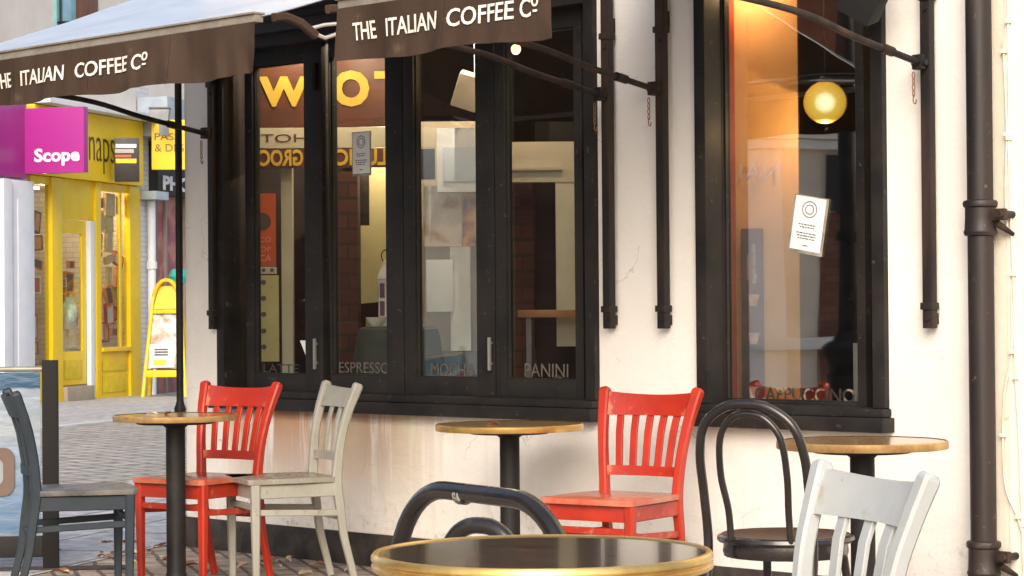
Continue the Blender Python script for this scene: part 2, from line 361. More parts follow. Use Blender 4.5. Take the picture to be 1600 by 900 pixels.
# ---------------------------------------------------------------- cafe building
XL, XR = -9.31, -4.52
W1a, W1b = wx(345), wx(936); W2a, W2b = wx(1094), wx(1388)
Z1b, Z1t = .70, 2.50
cafe = empty('cafe_building', (-7, 0, 0), 0, 'cream rendered corner cafe with black framed windows and black plinth', 'building')
def L(x): return x+7
def cpart(mb, name, m, parent=None, **k):
    o = mb.build(name, m, parent or cafe, **k); return o
# local coords: subtract 7 from x handled by offsetting with L()
wm = MB()
TOPZ = 7.0; TH = .10
wm.box(L(XL), L(W1a), 0, TH, 0, TOPZ); wm.box(L(W1a), L(W1b), 0, TH, 0, Z1b); wm.box(L(W1a), L(W1b), 0, TH, Z1t+.35, TOPZ)
wm.box(L(W1b), L(W2a), 0, TH, 0, TOPZ); wm.box(L(W2a), L(W2b), 0, TH, 0, Z1b); wm.box(L(W2a), L(W2b), 0, TH, 2.9, TOPZ)
wm.box(L(W2b), L(XR), 0, TH, 0, TOPZ)
wm.box(L(XL), L(XL)+.05, TH, 6, 0, TOPZ)
cpart(wm, 'wall', WALL, smooth=False)
pl = MB(); pl.box(L(XL)-.006, L(XR), -.016, -.001, 0, .15, .004); cpart(pl, 'plinth', PLINTH)
# interior shell
inn = MB()
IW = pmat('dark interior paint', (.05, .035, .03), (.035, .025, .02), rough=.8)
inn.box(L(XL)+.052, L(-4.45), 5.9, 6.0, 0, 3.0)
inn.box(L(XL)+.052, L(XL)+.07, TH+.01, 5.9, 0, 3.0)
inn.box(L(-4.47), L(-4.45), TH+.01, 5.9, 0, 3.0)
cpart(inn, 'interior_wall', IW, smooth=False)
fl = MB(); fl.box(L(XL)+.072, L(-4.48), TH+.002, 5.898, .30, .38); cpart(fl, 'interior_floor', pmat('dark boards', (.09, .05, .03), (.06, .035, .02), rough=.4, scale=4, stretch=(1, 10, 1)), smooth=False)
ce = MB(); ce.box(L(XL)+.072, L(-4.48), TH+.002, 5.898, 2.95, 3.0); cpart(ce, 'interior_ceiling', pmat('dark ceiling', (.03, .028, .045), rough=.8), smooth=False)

# window one
def window(x0, x1, zb, zt, name, glassY, leaves, sillx, deep):
    fr = MB(); fw = .055
    fr.box(L(x0), L(x0)+fw, -.028, glassY+.03, zb+.09, zt, .004); fr.box(L(x1)-fw, L(x1), -.028, glassY+.03, zb+.09, zt, .004)
    fr.box(L(x0)+fw+.001, L(x1)-fw-.001, -.024, glassY+.03, zt-.06, zt, .004)
    fr.box(L(x0)+fw+.001, L(x1)-fw-.001, -.020, glassY+.03, zb+.05, zb+.09, .003)
    f = cpart(fr, name, BLACKP)
    sl = MB(); sl.box(L(x0)-sillx, L(x1)+sillx, -.075, .02, zb, zb+.055, .006); sl.box(L(x0)-sillx*.4, L(x1)+sillx*.4, -.052, .02, zb+.056, zb+.088, .008)
    sl.build('sill', BLACKP, f)
    return f
w1 = window(W1a, W1b, Z1b, Z1t, 'window_frame', .08, 4, .012, True)
# fascia over window one and inner dark lining
fa = MB(); fa.box(L(W1a), L(W1b), -.05, .08, Z1t+.001, Z1t+.05, .004); fa.box(L(W1a), L(W1b), -.034, .08, Z1t+.052, Z1t+.09, .004); fa.box(L(W1a), L(W1b), -.02, .08, Z1t+.092, 2.849, .004)
cpart(fa, 'fascia', pmat('dark fascia paint', (.020, .018, .026), (.03, .025, .03), rough=.5, scale=4))
def leaf(px0, px1, gx0, gx1, zb, zt, gzb, gzt, Y, m=SASHP, gl=None):
    a, b = L(wx(px0, Y)), L(wx(px1, Y)); ga, gb = L(wx(gx0, Y+.03)), L(wx(gx1, Y+.03))
    s = MB(); bv = .003
    s.box(a, ga, Y, Y+.05, zb, zt, bv); s.box(gb, b, Y, Y+.05, zb, zt, bv)
    s.box(ga+.0005, gb-.0005, Y+.001, Y+.05, zb, gzb, bv); s.box(ga+.0005, gb-.0005, Y+.001, Y+.05, gzt, zt, bv)
    # glazing bead
    bd = .008
    s.box(ga, ga+bd, Y+.012, Y+.028, gzb, gzt); s.box(gb-bd, gb, Y+.012, Y+.028, gzb, gzt)
    s.box(ga+bd, gb-bd, Y+.012, Y+.028, gzb, gzb+bd); s.box(ga+bd, gb-bd, Y+.012, Y+.028, gzt-bd, gzt)
    o = s.build('sash', m, cafe)
    gm = MB(); gm.box(ga, gb, Y+.030, Y+.034, gzb, gzt); gm.build('pane', gl or GLASS, o, smooth=False)
    return o, ga, gb
SY = .045
leaves = [leaf(384, 504, 403, 484, .79, 2.44, .865, 2.36, SY), leaf(515, 630, 524, 611, .79, 2.44, .865, 2.36, SY),
          leaf(631.5, 773, 655, 752, .79, 2.44, .865, 2.36, SY), leaf(774.5, 911, 797, 906, .79, 2.44, .865, 2.36, SY)]
for px in (495.5, 768.5):
    p = WY(px, 552, SY)
    h = MB(); h.box(L(p.x)-.006, L(p.x)+.006, SY-.022, SY-.008, p.z-.075, p.z+.07, .004); h.box(L(p.x)-.004, L(p.x)+.004, SY-.01, SY, p.z-.05, p.z-.04); h.box(L(p.x)-.004, L(p.x)+.004, SY-.01, SY, p.z+.04, p.z+.05)
    h.build('handle', pmat('steel handle', (.5, .48, .44), rough=.35, metal=.6), leaves[0][0] if px < 600 else leaves[2][0])
for (px, py) in ((494, 122),):
    p = WY(px, py, SY); h = MB(); h.tube([(L(p.x), SY-.012, p.z-.06), (L(p.x), SY-.012, p.z+.07)], .011, 10); h.tube([(L(p.x), SY-.012, p.z-.03), (L(p.x), SY-.012, p.z-.02)], .015, 10)
    h.build('hinge', IRON, leaves[0][0])
# black shadow gap boards between leaves
def wtext(body, px0, px1, py0, py1, Y, m, parent, bold=0.0, mirror=False):
    a, b = WY(px0, (py0+py1)/2, Y), WY(px1, (py0+py1)/2, Y)
    zc = (a.z+b.z)/2; hh = abs(WY((px0+px1)/2, py0, Y).z-WY((px0+px1)/2, py1, Y).z)
    return text(body, abs(b.x-a.x), hh, (L((a.x+b.x)/2), Y, zc), m, parent, depth=.0008, bold=bold, mirror=mirror)
GY = SY+.029
wtext('LATTE', 412, 467, 569, 582, GY, pmat('clear vinyl', (.045, .04, .034), rough=.6), leaves[0][0])
wtext('ESPRESSO', 530, 609, 566, 583, GY, STICK, leaves[1][0])
wtext('MOCHA', 674, 741, 568, 587, GY, STICK, leaves[2][0])
wtext('PANINI', 820, 888, 568, 589, GY, STICK, leaves[3][0])

# window two : single tall light
w2 = window(W2a, W2b, Z1b, 2.9, 'window_frame', .10, 1, .022, True)
s2, ga, gb = leaf(1124, 1352, 1138, 1346, .79, 2.84, .80, 2.80, .075, BLACKP, GLASSR)
wtext('CAPPUCCINO', 1180, 1336, 606, 628, .075+.029, pmat('black vinyl', (.03, .02, .018), (.25, .2, .15), rough=.5, scale=25, lo=.5, hi=.6), s2, bold=.01)

# neighbouring wall to the right
nb = empty('neighbouring_building', (XR, 0, 0), 0, 'yellowish cream painted wall right of the drainpipe with thin cables', 'building')
m = MB(); m.box(.001, 3.0, -.004, 3, 0, TOPZ); m.build('wall', pmat('yellow cream paint', (.80, .76, .66), (.74, .70, .60), rough=.7, scale=2.5, bump=.3, bscale=16), nb, smooth=False)
m = MB(); m.box(.001, 3.0, -.012, -.005, 0, .15, .003); m.build('plinth', PLINTH, nb)

# painted cables on the neighbouring wall
def cable(pts, label, r=.0035):
    path = spline([WY(x, y, -.012) for x, y in pts], 8)
    mb = MB(); mb.tube(path, r, 8)
    for x, y in pts[1:-1:2]:
        p = WY(x, y, -.014); mb.box(p.x-.010, p.x+.010, p.y-.006, p.y+.008, p.z-.007, p.z+.007, .002)
    tag(mb.build('cable', pmat('painted cable', (.80, .75, .64), (.70, .62, .48), rough=.5, scale=20)), label, 'cable', 'cables on the right wall')
cable([(1574, -30), (1575, 33), (1576, 120), (1576, 216), (1579, 330), (1583, 428), (1584, 500), (1587, 590), (1593, 700), (1597, 820), (1600, 905)], 'straight cream painted cable running down the right wall full height')
cable([(1568, 60), (1568, 80), (1571, 140), (1573, 210), (1571, 300), (1574, 360)], 'short cream cable on the upper right wall next to the longer one')
cable([(1580, 455), (1581, 550), (1570, 610), (1567, 680), (1571, 760), (1590, 808), (1596, 830)], 'loose cream cable bowing out low on the right wall', .003)

# drainpipe
def xz(px, py, Y): p = WY(px, py, Y); return p
dp = empty('drainpipe', (xz(1533, 450, -.07).x, -.07, 0), 0, 'thick dark brown cast iron drainpipe with ringed collars on the cream wall', 'drainpipe')
PRx = .046
m = MB(); m.tube([(0, 0, .02), (0, 0, 3.5), (0, 0, 6.5)], PRx, 28); m.build('pipe', PIPE, dp)
def collar(z, parent):
    m = MB(); m.lathe([(PRx, -.065), (PRx+.010, -.062), (PRx+.014, -.05), (PRx+.010, -.042), (PRx+.008, 0), (PRx+.008, .035), (PRx+.014, .04), (PRx+.016, .052), (PRx+.012, .06), (PRx, .064)], (0, 0, z), 28)
    m.build('collar', PIPE, parent)
    m = MB(); m.box(PRx+.002, PRx+.06, -.012, .012, z-.012, z+.03, .006); m.tube([(PRx+.045, -.03, z+.01), (PRx+.045, .065, z+.01)], .013, 10); m.tube([(PRx+.02, .0, z-.02), (PRx+.05, .06, z-.06)], [.014, .008], 8); m.build('pipe_bracket', RUSTY, parent)
collar(xz(1540, 340, -.07).z, dp); collar(xz(1545, 873, -.07).z, dp)

# thin pipe at the building corner
cp = empty('corner_pipe', (XL-.012, -.03, 0), 0, 'thin black pipe down the left corner of the cafe', 'pipe')
m = MB(); m.tube([(0, 0, .68), (0, 0, 6.5)], .018, 16); m.build('pipe', IRON, cp)
m = MB(); m.tube([(.003, .005, .16), (.003, .005, .66)], .011, 12); m.build('lower_pipe', IRON, cp)
m = MB(); m.lathe([(.011, -.035), (.028, -.03), (.03, -.01), (.022, .01), (.018, .03)], (0, 0, .70), 16); m.build('collar', IRON, cp)

# ---------------------------------------------------------------- awnings
def fold(x, z, z1):
    k = max(0, min(1, (z1-z)/.2))
    return -k*(.014*math.sin(x*9+1)+.010*math.sin(x*23+.4)+.004*math.sin(x*47) + .012*math.sin(x*60+z*14)*max(0, abs(x)/.5-.72 if abs(x) < .6 else (abs(x)-1.05)*3 if abs(x) > 1.05 else 0)) + .006*noise.noise(Vector((x*6, z*9, 0)))
PROJ = 1.8; VB, VT, WT = 2.02, 2.205, 2.83
def awning(x0, x1, rails, label, txt_c, name='awning'):
    xc = (x0+x1)/2; o = empty(name, (xc, 0, 0), 0, label, 'awning', 'brown cafe awnings')
    hw = (x1-x0)/2
    m = MB()
    def top(u, v):
        x = -hw+2*hw*u
        y = -.03-(PROJ-.02-.03)*v; z = WT+(VT+.025-WT)*v - .035*math.sin(math.pi*v)*(.75+.25*math.sin(x*5)) + .006*noise.noise(Vector((x*4, v*5, 3)))
        return Vector((x, y, z))
    m.grid(top, 60, 24, .004); m.build('canopy', AWNT, o)
    m = MB()
    def top2(u, v): return top(u, v)+Vector((0, 0, -.0055))
    m.grid(top2, 60, 24, .002); m.build('canopy_lining', AWNU, o)
    # valance
    m = MB()
    def val(u, v):
        x = -hw+2*hw*u; z = VT-.002-(VT-VB)*v + (.006*math.sin(x*11) if v > .9 else 0)
        return Vector((x, -PROJ-.012+fold(x, z, VT), z))
    m.grid(val, 120, 10, .003, (0, 1, 0)); va = m.build('valance', AWNU, o)
    hm = MB(); hm.grid(lambda u, v: val(u, .90+.1*v)+Vector((0, -.003, 0)), 120, 2, .002, (0, 1, 0)); hm.build('hem', AWNU, va)
    ns = max(1, int((x1-x0)/.62))
    for i in range(1, ns+1):
        sx_ = -hw+2*hw*i/(ns+1)+.03
        m = MB(); m.grid(lambda u, v: Vector((sx_+.016*(u-.5), -PROJ-.0142+fold(sx_+.016*(u-.5), VT-(VT-VB)*v, VT), VT-.002-(VT-VB)*v)), 2, 10, .001, (0, 1, 0)); m.build('seam', AWNU, va)
    m = MB(); m.box(-hw, hw, -PROJ-.010, -PROJ+.03, VT, VT+.028, .004); m.box(-hw-.004, hw+.004, -PROJ-.02, -PROJ+.035, VT+.0285, VT+.036, .002); m.build('front_bar', BARM, o)
    m = MB(); m.tube([(-hw, -.05, WT+.03), (hw, -.05, WT+.03)], .05, 16); m.build('roller', BLACKP, o)
    warp = lambda p: Vector((0, fold(p.x, p.z, VT), 0))
    y = -PROJ-.0155; zc = VB+.098
    for body, cx, ww, hh, dz in txt_c:
        text(body, ww, hh, (cx, y, zc+dz), WLET, va, depth=.0015, bold=.010, warp=warp)
    for rx, near in rails:
        x = rx-xc
        m = MB(); m.box(x-.020, x+.020, -.055, -.02, 1.085, 3.0, .003); m.box(x-.014, x+.014, -.02, -.001, 1.10, 1.14); m.box(x-.014, x+.014, -.02, -.001, 2.3, 2.36)
        rl = m.build('wall_rail', RUSTY, o)
        for z in (1.165, 2.285):
            m = MB(); m.box(x-.026, x+.024, -.062, -.012, z-.013, z+.013, .004); m.tube([(x+.005, -.064, z-.045), (x+.005, -.054, z-.045)], .008, 8); m.build('clamp', RUSTY, rl)
        ax = x-.008
        m = MB(); m.box(ax-.026, ax+.018, -.088, -.05, 2.02, 2.075, .006); m.tube([(ax-.03, -.075, 2.045), (ax+.03, -.075, 2.045)], .012, 10); sl = m.build('slider', RUSTY, rl)
        m = MB()
        for k in range(4):
            zc2 = 2.0-.022*k; m.tube([(ax-.02+.006*math.cos(t)*(k % 2 == 0), -.085+.006*math.cos(t)*(k % 2), zc2+.012*math.sin(t)) for t in [i*math.pi/4 for i in range(8)]], .0022, 6, closed=True)
        m.tube(spline([(ax-.02, -.085, 1.93), (ax-.022, -.085, 1.905), (ax-.012, -.085, 1.897), (ax-.008, -.085, 1.912)], 5), .0025, 6)
        m.build('chain', pmat('rusty chain', (.30, .14, .07), rough=.6, metal=.3), rl)
        m = MB(); m.tube(spline([(ax, -.08, 2.045), (ax, -.45, 2.105), (ax, -.805, 2.17), (ax, -1.459, 2.21)], 6), .0125, 12)
        m.tube([(ax, -.24, 2.071), (ax, -.30, 2.081)], .018, 12)
        arm = m.build('arm', RUSTY, o)
        m = MB(); m.tube([(ax, -1.44, 2.205), (ax, -1.459, 2.220), (ax, -1.50, 2.215), (ax, -1.55, 2.207), (ax, -1.61, 2.190)], .007, 8)
        m.tube([(ax, -1.44, 2.195), (ax, -1.547, 2.160), (ax, -1.612, 2.178)], .0075, 8); m.build('elbow_joint', SHINY, arm)
        m = MB(); m.sweep([(ax, -1.59, 2.165), (ax, -1.66, 2.205), (ax, -1.73, 2.222), (ax, -1.785, 2.215)], (.028, .03)); m.build('arm_end', AWNU, arm)
    return o
# lettering laid out on awning two: valance px 535..865
RP = lambda px: (px-700)/330.0
def lettering(xc, s, dx):
    def C(px0, px1): return dx+((px0+px1)/2-694)*s, (px1-px0)*s
    out = []
    for body, a, b in (('THE', 551, 587), ('ITALIAN', 606, 690), ('COFFEE', 708, 804), ('C', 812, 827)):
        cx, ww = C(a, b); out.append((body, cx, ww, .060, 0))
    cx, ww = C(828, 838); out.append(('o', cx, ww, .034, .018)); cx, ww = C(830, 836); out.append(('-', cx, ww, .007, -.012))
    return out
a2 = (-6.03, -5.016); sc2 = (a2[1]-a2[0])/330.0
awning(a2[0], a2[1], [(wx(1036, -.04), 0), (wx(1452, -.04), 1)], 'brown canvas awning lettered in full, over the right hand window', lettering(0, sc2, .015))
a1r = -6.485; a1l = -9.15
def wa(px): u = (px-800)/F; return (-7+1.81+u*(7-1.81))/(1+u) if False else ((u*(7-1.81)-(7-1.81))/(1+u))
t1 = wa(235)          # right end of the lettering on awning one
awning(a1l, a1r, [(wx(333, -.04), 0), (wx(951, -.04), 1)], 'wide brown canvas awning with sky sheen painted pale on top over the left window', lettering(0, sc2*1.22, (t1-(a1l+a1r)/2)-144*sc2*1.22))

# ---------------------------------------------------------------- inside the cafe
FR = Matrix.Rotation(A, 4, 'Z')      # turned to the street corner, local x to the right, y inward
def panel(mb, px0, px1, py0, py1, d, th=.02, bevel=.002, back=0):
    a = P(px0, py0, d); b = P(px1, py1, d); w_ = (b-a).dot(r0); h_ = a.z-b.z
    c = (a+b)/2; M = Matrix.Translation(c) @ FR
    mb.box(-w_/2, w_/2, back, back+th, -h_/2, h_/2, bevel, M=M); return M, w_, h_
def rootat(name, px, py, d, label, cat, group=None):
    p = P(px, py, d); return empty(name, p, A, label, cat, group)
def locpanel(root, name, m, x0, x1, z0, z1, y0=0, y1=.02, bevel=.002):
    mb = MB(); mb.box(x0, x1, y0, y1, z0, z1, bevel); return mb.build(name, m, root)
OCHRE = pmat('yellow lettering', (.80, .50, .07), (.70, .42, .05), rough=.5, scale=10)
BROWNB = pmat('brown sign board', (.16, .055, .03), (.11, .04, .022), rough=.45, scale=3, stretch=(1, 1, 4))
CREAMI = pmat('cream interior paint', (.66, .58, .42), (.60, .52, .36), rough=.6, scale=3)
# hanging sign with reversed lettering
D = 11.42; k = D/F
hs = rootat('hanging_sign', 520, 262, D, 'brown hanging sign with reversed yellow lettering behind the left panes', 'sign')
def hx(px): return (px-520)*k
def hz(py): return (262-py)*k
locpanel(hs, 'board', BROWNB, hx(392), hx(655), hz(198), hz(88))
band = locpanel(hs, 'cream_band', CREAMI, hx(392), hx(655), hz(231), hz(199), -.004, .02)
low = locpanel(hs, 'lower_board', BROWNB, hx(392), hx(655), hz(262), hz(232))
for body, a, b, y0, y1, par, mm, bo in (('W', 405, 484, 119, 166, 'board', OCHRE, .05), ('O', 521, 578, 110, 167, 'board', OCHRE, .05), ('T', 586, 640, 112, 160, 'board', OCHRE, .05),
                        ('GROC', 406, 474, 233, 259, 'b', OCHRE, .03), ('LUNC', 524, 604, 233, 259, 'b', OCHRE, .03), ('HOT', 408, 480, 209, 222, 'c', BROWNB, .0)):
    text(body, (b-a)*k, (y1-y0)*k, (hx((a+b)/2), -.005, hz((y0+y1)/2)), mm, hs, depth=.002, bold=bo, mirror=True)
for px in (420, 620):
    m = MB(); m.tube([(hx(px), .01, hz(88)), (hx(px), .01, 2.949-P(px, 262, D).z)], .004, 8); m.build('hanger', IRON, hs)
# menu board
D = 11.46; k = D/F
mn = rootat('menu_board', 420, 565, D, 'cream menu board with orange header and dark dots in leftmost pane', 'menu board')
zz_ = lambda py: (565-py)*k; xx_ = lambda px: (px-420)*k
locpanel(mn, 'board', pmat('yellow cream board', (.52, .47, .22), rough=.6), xx_(402), xx_(436), 0-.0, zz_(430))
locpanel(mn, 'orange_header', pmat('orange print', (.60, .10, .02), (.5, .08, .02), rough=.5), xx_(402), xx_(432), zz_(416), zz_(302), -.002, .02)
locpanel(mn, 'strip', pmat('white strip', (.6, .55, .4)), xx_(402), xx_(433), zz_(428), zz_(417), -.003, .02)
for i, py in enumerate((441, 466, 491, 517, 542)):
    m = MB(); m.tube([(xx_(412.5), -.003, zz_(py)), (xx_(412.5), .0, zz_(py))], .013, 16); m.build('dot', INK, mn)
for px in (413, 426):
    m = MB(); m.tube([(xx_(px), -.005, zz_(422)), (xx_(px), -.002, zz_(422))], .010, 16); m.build('dot', INK, mn)
m = MB(); m.tube([(xx_(411), -.005, zz_(346)), (xx_(411), -.002, zz_(346))], .045, 20); m.build('emblem', pmat('emblem', (.09, .06, .05)), mn)
for body, y0, y1 in (('CO', 370, 378), ('OP', 385, 393), ('CA', 398, 408)):
    text(body, 18*k, (y1-y0)*k, (xx_(416), -.003, zz_((y0+y1)/2)), pmat('pale orange', (.8, .35, .2)), mn, depth=.001)
def ipart(name, mat_, px0, px1, py0, py1, d, th=.02):
    mb = MB(); M, _, _ = panel(mb, px0, px1, py0, py1, d, th)
    o = mb.build(name, mat_); o.parent = cafe; o.matrix_parent_inverse = Matrix.Translation((7, 0, 0)); return o
PALEPOST = pmat('pale post', (.52, .49, .38), (.46, .42, .32), rough=.6)
BRICKI = brickwall('interior brick', (.10, .035, .02), (.06, .022, .014), (.035, .022, .016))
ipart('pale_column', PALEPOST, 437, 459, 60, 640, 11.50, .08)
ipart('interior_brick_pier', BRICKI, 516, 561, 268, 640, 11.36, .2)
ipart('interior_partition', pmat('lemon cream paint', (.84, .74, .38), (.76, .66, .32), rough=.6), 561, 640, 60, 640, 12.0, .06)
ipart('interior_partition', pmat('tan interior paint', (.66, .56, .41), (.58, .48, .34), rough=.6), 640, 800, 190, 548, 11.2, .06)
ipart('pale_column', pmat('white pillar reflection', (.88, .86, .84), (.76, .73, .70), rough=.5), 703, 736, 386, 548, 11.02, .06)  # solid column added in place of a bright pillar's reflection in the glass
ipart('counter', pmat('navy counter', (.02, .025, .05), (.01, .02, .04), rough=.4), 640, 960, 549, 640, 11.05, .3)
ipart('door_surround', pmat('cream door surround', (.60, .56, .45), (.54, .50, .40), rough=.5), 775, 925, 222, 284, 10.62, .08)
ipart('door_surround', pmat('cream door surround', (.60, .56, .45), (.54, .50, .40), rough=.5), 868, 915, 284.5, 541, 10.62, .08)
ipart('door_moulding', pmat('cream door moulding', (.5, .47, .37)), 775, 878, 262, 266, 10.60, .04)
ipart('interior_brick_wall', BRICKI, 775, 836, 285, 640, 10.9, .1)
ipart('interior_side_wall', pmat('black paint', (.008, .007, .007), rough=.8), 836, 960, 190, 640, 10.95, .04)
# objects behind the panes
pf = MB(); M, w_, h_ = panel(pf, 556, 577, 268, 352, 11.8, .03); tag(pf.build('picture_frame', pmat('black frame', (.02, .018, .016), (.08, .06, .04), scale=20)), 'small black picture frame on the lemon wall behind the second pane', 'picture')
sh = empty('shelf', P(860, 600, 10.45), A, 'orange brown wooden shelf on a pale leg behind the rightmost pane', 'shelf')
k = 10.45/F
m = MB(); m.box(-50*k, 47*k, 0, .12, 104*k, 116*k, .003); m.build('board', pmat('orange wood', (.42, .17, .06), rough=.4), sh)
m = MB(); m.box(-37*k, -29*k, .02, .05, -40*k, 104*k, .002); m.build('leg', pmat('grey leg', (.22, .24, .26)), sh)
# white sheet, poster and white cabinet behind the third pane
m = MB(); panel(m, 666, 708, 406, 487, 10.95, .004); tag(m.build('paper_sheet', PAPER), 'plain white sheet of paper hung behind the third pane', 'paper')
def blotch(name, stops, scale):
    mt, t, b = nodes(name); n = t.nodes.new('ShaderNodeTexNoise'); n.inputs['Scale'].default_value = scale; n.inputs['Detail'].default_value = 3
    tc = t.nodes.new('ShaderNodeTexCoord'); t.links.new(tc.outputs['Object'], n.inputs['Vector'])
    cr = t.nodes.new('ShaderNodeValToRGB'); cr.color_ramp.interpolation = 'EASE'
    while len(cr.color_ramp.elements) < len(stops): cr.color_ramp.elements.new(.5)
    for e, (p_, c) in zip(cr.color_ramp.elements, stops): e.position = p_; e.color = (*c, 1)
    t.links.new(n.outputs[0], cr.inputs[0]); t.links.new(cr.outputs[0], b.inputs['Base Color']); b.inputs['Roughness'].default_value = .5
    return mt
pt = rootat('poster', 710, 385, 11.05, 'poster of pale and orange shapes on the tan wall behind the third pane', 'poster')
k = 11.05/F
locpanel(pt, 'print', blotch('orange poster print', [(.3, (.75, .50, .25)), (.45, (.70, .36, .10)), (.55, (.45, .18, .05)), (.65, (.12, .06, .04))], 12), 13*k, 48*k, 0, 95*k, 0, .006)
locpanel(pt, 'print', blotch('pale poster print', [(.34, (.52, .30, .16)), (.46, (.80, .66, .54)), (.58, (.86, .80, .74)), (.68, (.55, .30, .16))], 7), -48*k, 12*k, 0, 95*k, 0, .006)
lb = rootat('light_box', 705, 290, 10.9, 'white cabinet with blueish panels high behind the third pane', 'cabinet')
k = 10.9/F
locpanel(lb, 'body', pmat('white cabinet', (.84, .86, .88), (.70, .74, .8), rough=.4, scale=14), -22*k, 48*k, -10*k, 90*k, 0, .1)
locpanel(lb, 'front_panel', pmat('blue white panel', (.62, .70, .80), (.5, .6, .72), rough=.3), -12*k, 40*k, 6*k, 60*k, -.01, .0)
locpanel(lb, 'cream_board', CREAMI, -55*k, -24*k, 60*k, 92*k, 0, .02)
locpanel(lb, 'dark_board', pmat('slate board', (.05, .06, .08)), -48*k, -25*k, 10*k, 58*k, 0, .02)
# angled ceiling speaker
sp = MB(); pp = P(730, 145, 10.7); Mx = Matrix.Translation(pp) @ Euler((R(15), R(18), A)).to_matrix().to_4x4()
sp.box(-.06, .06, 0, .12, -.08, .08, .006, M=Mx); sp.tube([pp+Vector((0, .06, .05)), Vector((pp.x, pp.y+.06, 2.95))], .01, 8)
tag(sp.build('speaker', pmat('grey white plastic', (.55, .53, .48), rough=.4)), 'tilted off white speaker under the ceiling behind the third pane', 'speaker')
# bulb in pane 4
def pendant(px, py, d, r, col, em, watts, label, ribbed):
    p = P(px, py, d); o = empty('pendant_lamp', p, 0, label, 'lamp')
    m = MB(); n = 18
    prof = [(r*math.sin(t*math.pi/n)*(1), -r*math.cos(t*math.pi/n)) for t in range(n+1)]
    prof[0] = (0, -r); prof[-1] = (0, r); m.lathe(prof, n=56)
    if ribbed:
        for v_ in m.bm.verts:
            f_ = 1+.012*math.cos(28*math.atan2(v_.co.y, v_.co.x)); v_.co.x *= f_; v_.co.y *= f_
    m.build('globe', em, o)
    m = MB(); m.lathe([(0, r*1.25), (r*.2, r*1.24), (r*.28, r*1.1), (r*.34, r*.93), (0, r*.92)], n=20); m.tube([(0, 0, r*1.2), (0, 0, 2.95-p.z)], .003, 6); m.build('cord', IRON, o)
    li = bpy.data.lights.new('lamp_glow', 'POINT'); li.energy = watts; li.color = col; li.shadow_soft_size = .002
    lo_ = bpy.data.objects.new('lamp_glow', li); COL.objects.link(lo_); lo_.parent = o; lo_.location = (0, 0, -r-.02)
    return o
def globemat():
    mt, t, b = nodes('lit ribbed globe'); N = t.nodes.new; Lk = t.links
    lw = N('ShaderNodeLayerWeight'); lw.inputs[0].default_value = .5
    cr = N('ShaderNodeValToRGB'); e = cr.color_ramp.elements; e[0].position = .0; e[0].color = (2.2, 1.9, 1.1, 1); e[1].position = 1; e[1].color = (.62, .30, .03, 1)
    x = cr.color_ramp.elements.new(.16); x.color = (1, .66, .10, 1)
    x = cr.color_ramp.elements.new(.6); x.color = (.85, .45, .04, 1)
    Lk.new(lw.outputs['Facing'], cr.inputs[0]); b.inputs['Base Color'].default_value = (.25, .14, .04, 1); b.inputs['Specular IOR Level'].default_value = .15
    Lk.new(cr.outputs[0], b.inputs['Emission Color']); b.inputs['Emission Strength'].default_value = 1.0
    b.inputs['Roughness'].default_value = .6
    return mt
pendant(1289, 160, 9.15, .084, (1, .62, .28), globemat(), 5, 'lit yellow globe lamp hanging behind the right window', True)
m = MB(); pb = P(1289, 158, 9.15)
pendant(806, 77, 10.3, .022, (1, .5, .2), emat('warm bulb', (1, .5, .2), 3), 3, 'small warm bulb high behind the rightmost pane of the left window', False)
for px_, py_, d_, wt in ((452, 15, 11.27, 8), (565, 15, 11.02, 7), (700, 10, 10.65, 18), (860, 5, 10.25, 6), (1180, -60, 9.22, 6), (600, 190, 11.75, 7)):  # unseen globes added to brighten the room behind the glass
    pendant(px_, py_, d_, .07, (1, .62, .34) if px_ == 1180 else (1, .80, .58), emat('added globe light', (1, .80, .55), 1.2), wt, 'unseen globe lamp added to light the cafe behind %s' % {452: 'the leftmost pane', 565: 'the second pane', 700: 'the third pane', 860: 'the rightmost pane', 1180: 'the right window', 600: 'the hanging sign'}[px_], False)
# window two interior
ipart('interior_partition', pmat('tan orange paint', (.74, .42, .17), (.66, .35, .13), rough=.6), 1125, 1252, -260, 800, 9.35, .06)
ipart('timber_post', pmat('red orange timber', (.60, .085, .02), (.42, .05, .015), rough=.5), 1130, 1152, -260, 640, 9.26, .02)
cpz = rootat('coffee_poster', 1178, 627, 9.3, 'tall dark coffee poster with pictured cups behind the right window', 'poster')
k = 9.3/F
locpanel(cpz, 'print', blotch('plum print', [(.35, (.02, .012, .02)), (.5, (.06, .015, .03)), (.62, (.16, .02, .035)), (.75, (.05, .03, .06))], 7), -18*k, 17*k, 0, 270*k, -.002, .006)
text('espresso coffee', 62*k, 9*k, (2*k, -.003, 215*k), WLET, cpz, M=Matrix.Rotation(R(90), 4, 'Y'), depth=.001)
text('capsules', 40*k, 4*k, (-8*k, -.003, 210*k), WLET, cpz, M=Matrix.Rotation(R(90), 4, 'Y'), depth=.001)
for zc in (158, 98, 14):
    m = MB(); m.prism([(-5*k, (zc-9)*k), (5*k, (zc-9)*k), (10*k, (zc+9)*k), (-8*k, (zc+9)*k)], -.004, -.002); cu = m.build('printed_cup', pmat('cup print', (.75, .55, .42), (.5, .2, .1), scale=30, rough=.5), cpz)
m = MB(); panel(m, 1333, 1360, 536, 640, 8.95, .003); tag(m.build('paper_sheet', PAPER), 'narrow white sheet in the lower right corner of the right window', 'paper')
fl_ = rootat('reversed_lettering', 1187, 268, 9.33, 'faint pale reversed letters on the tan panel behind the right window', 'sign')
k = 9.33/F
text('NAI', 62*k, 26*k, (0, 0, 0), pmat('pale script', (.75, .62, .45), (.5, .35, .6), scale=12, rough=.4), fl_, mirror=True, depth=.001, bold=-.01)
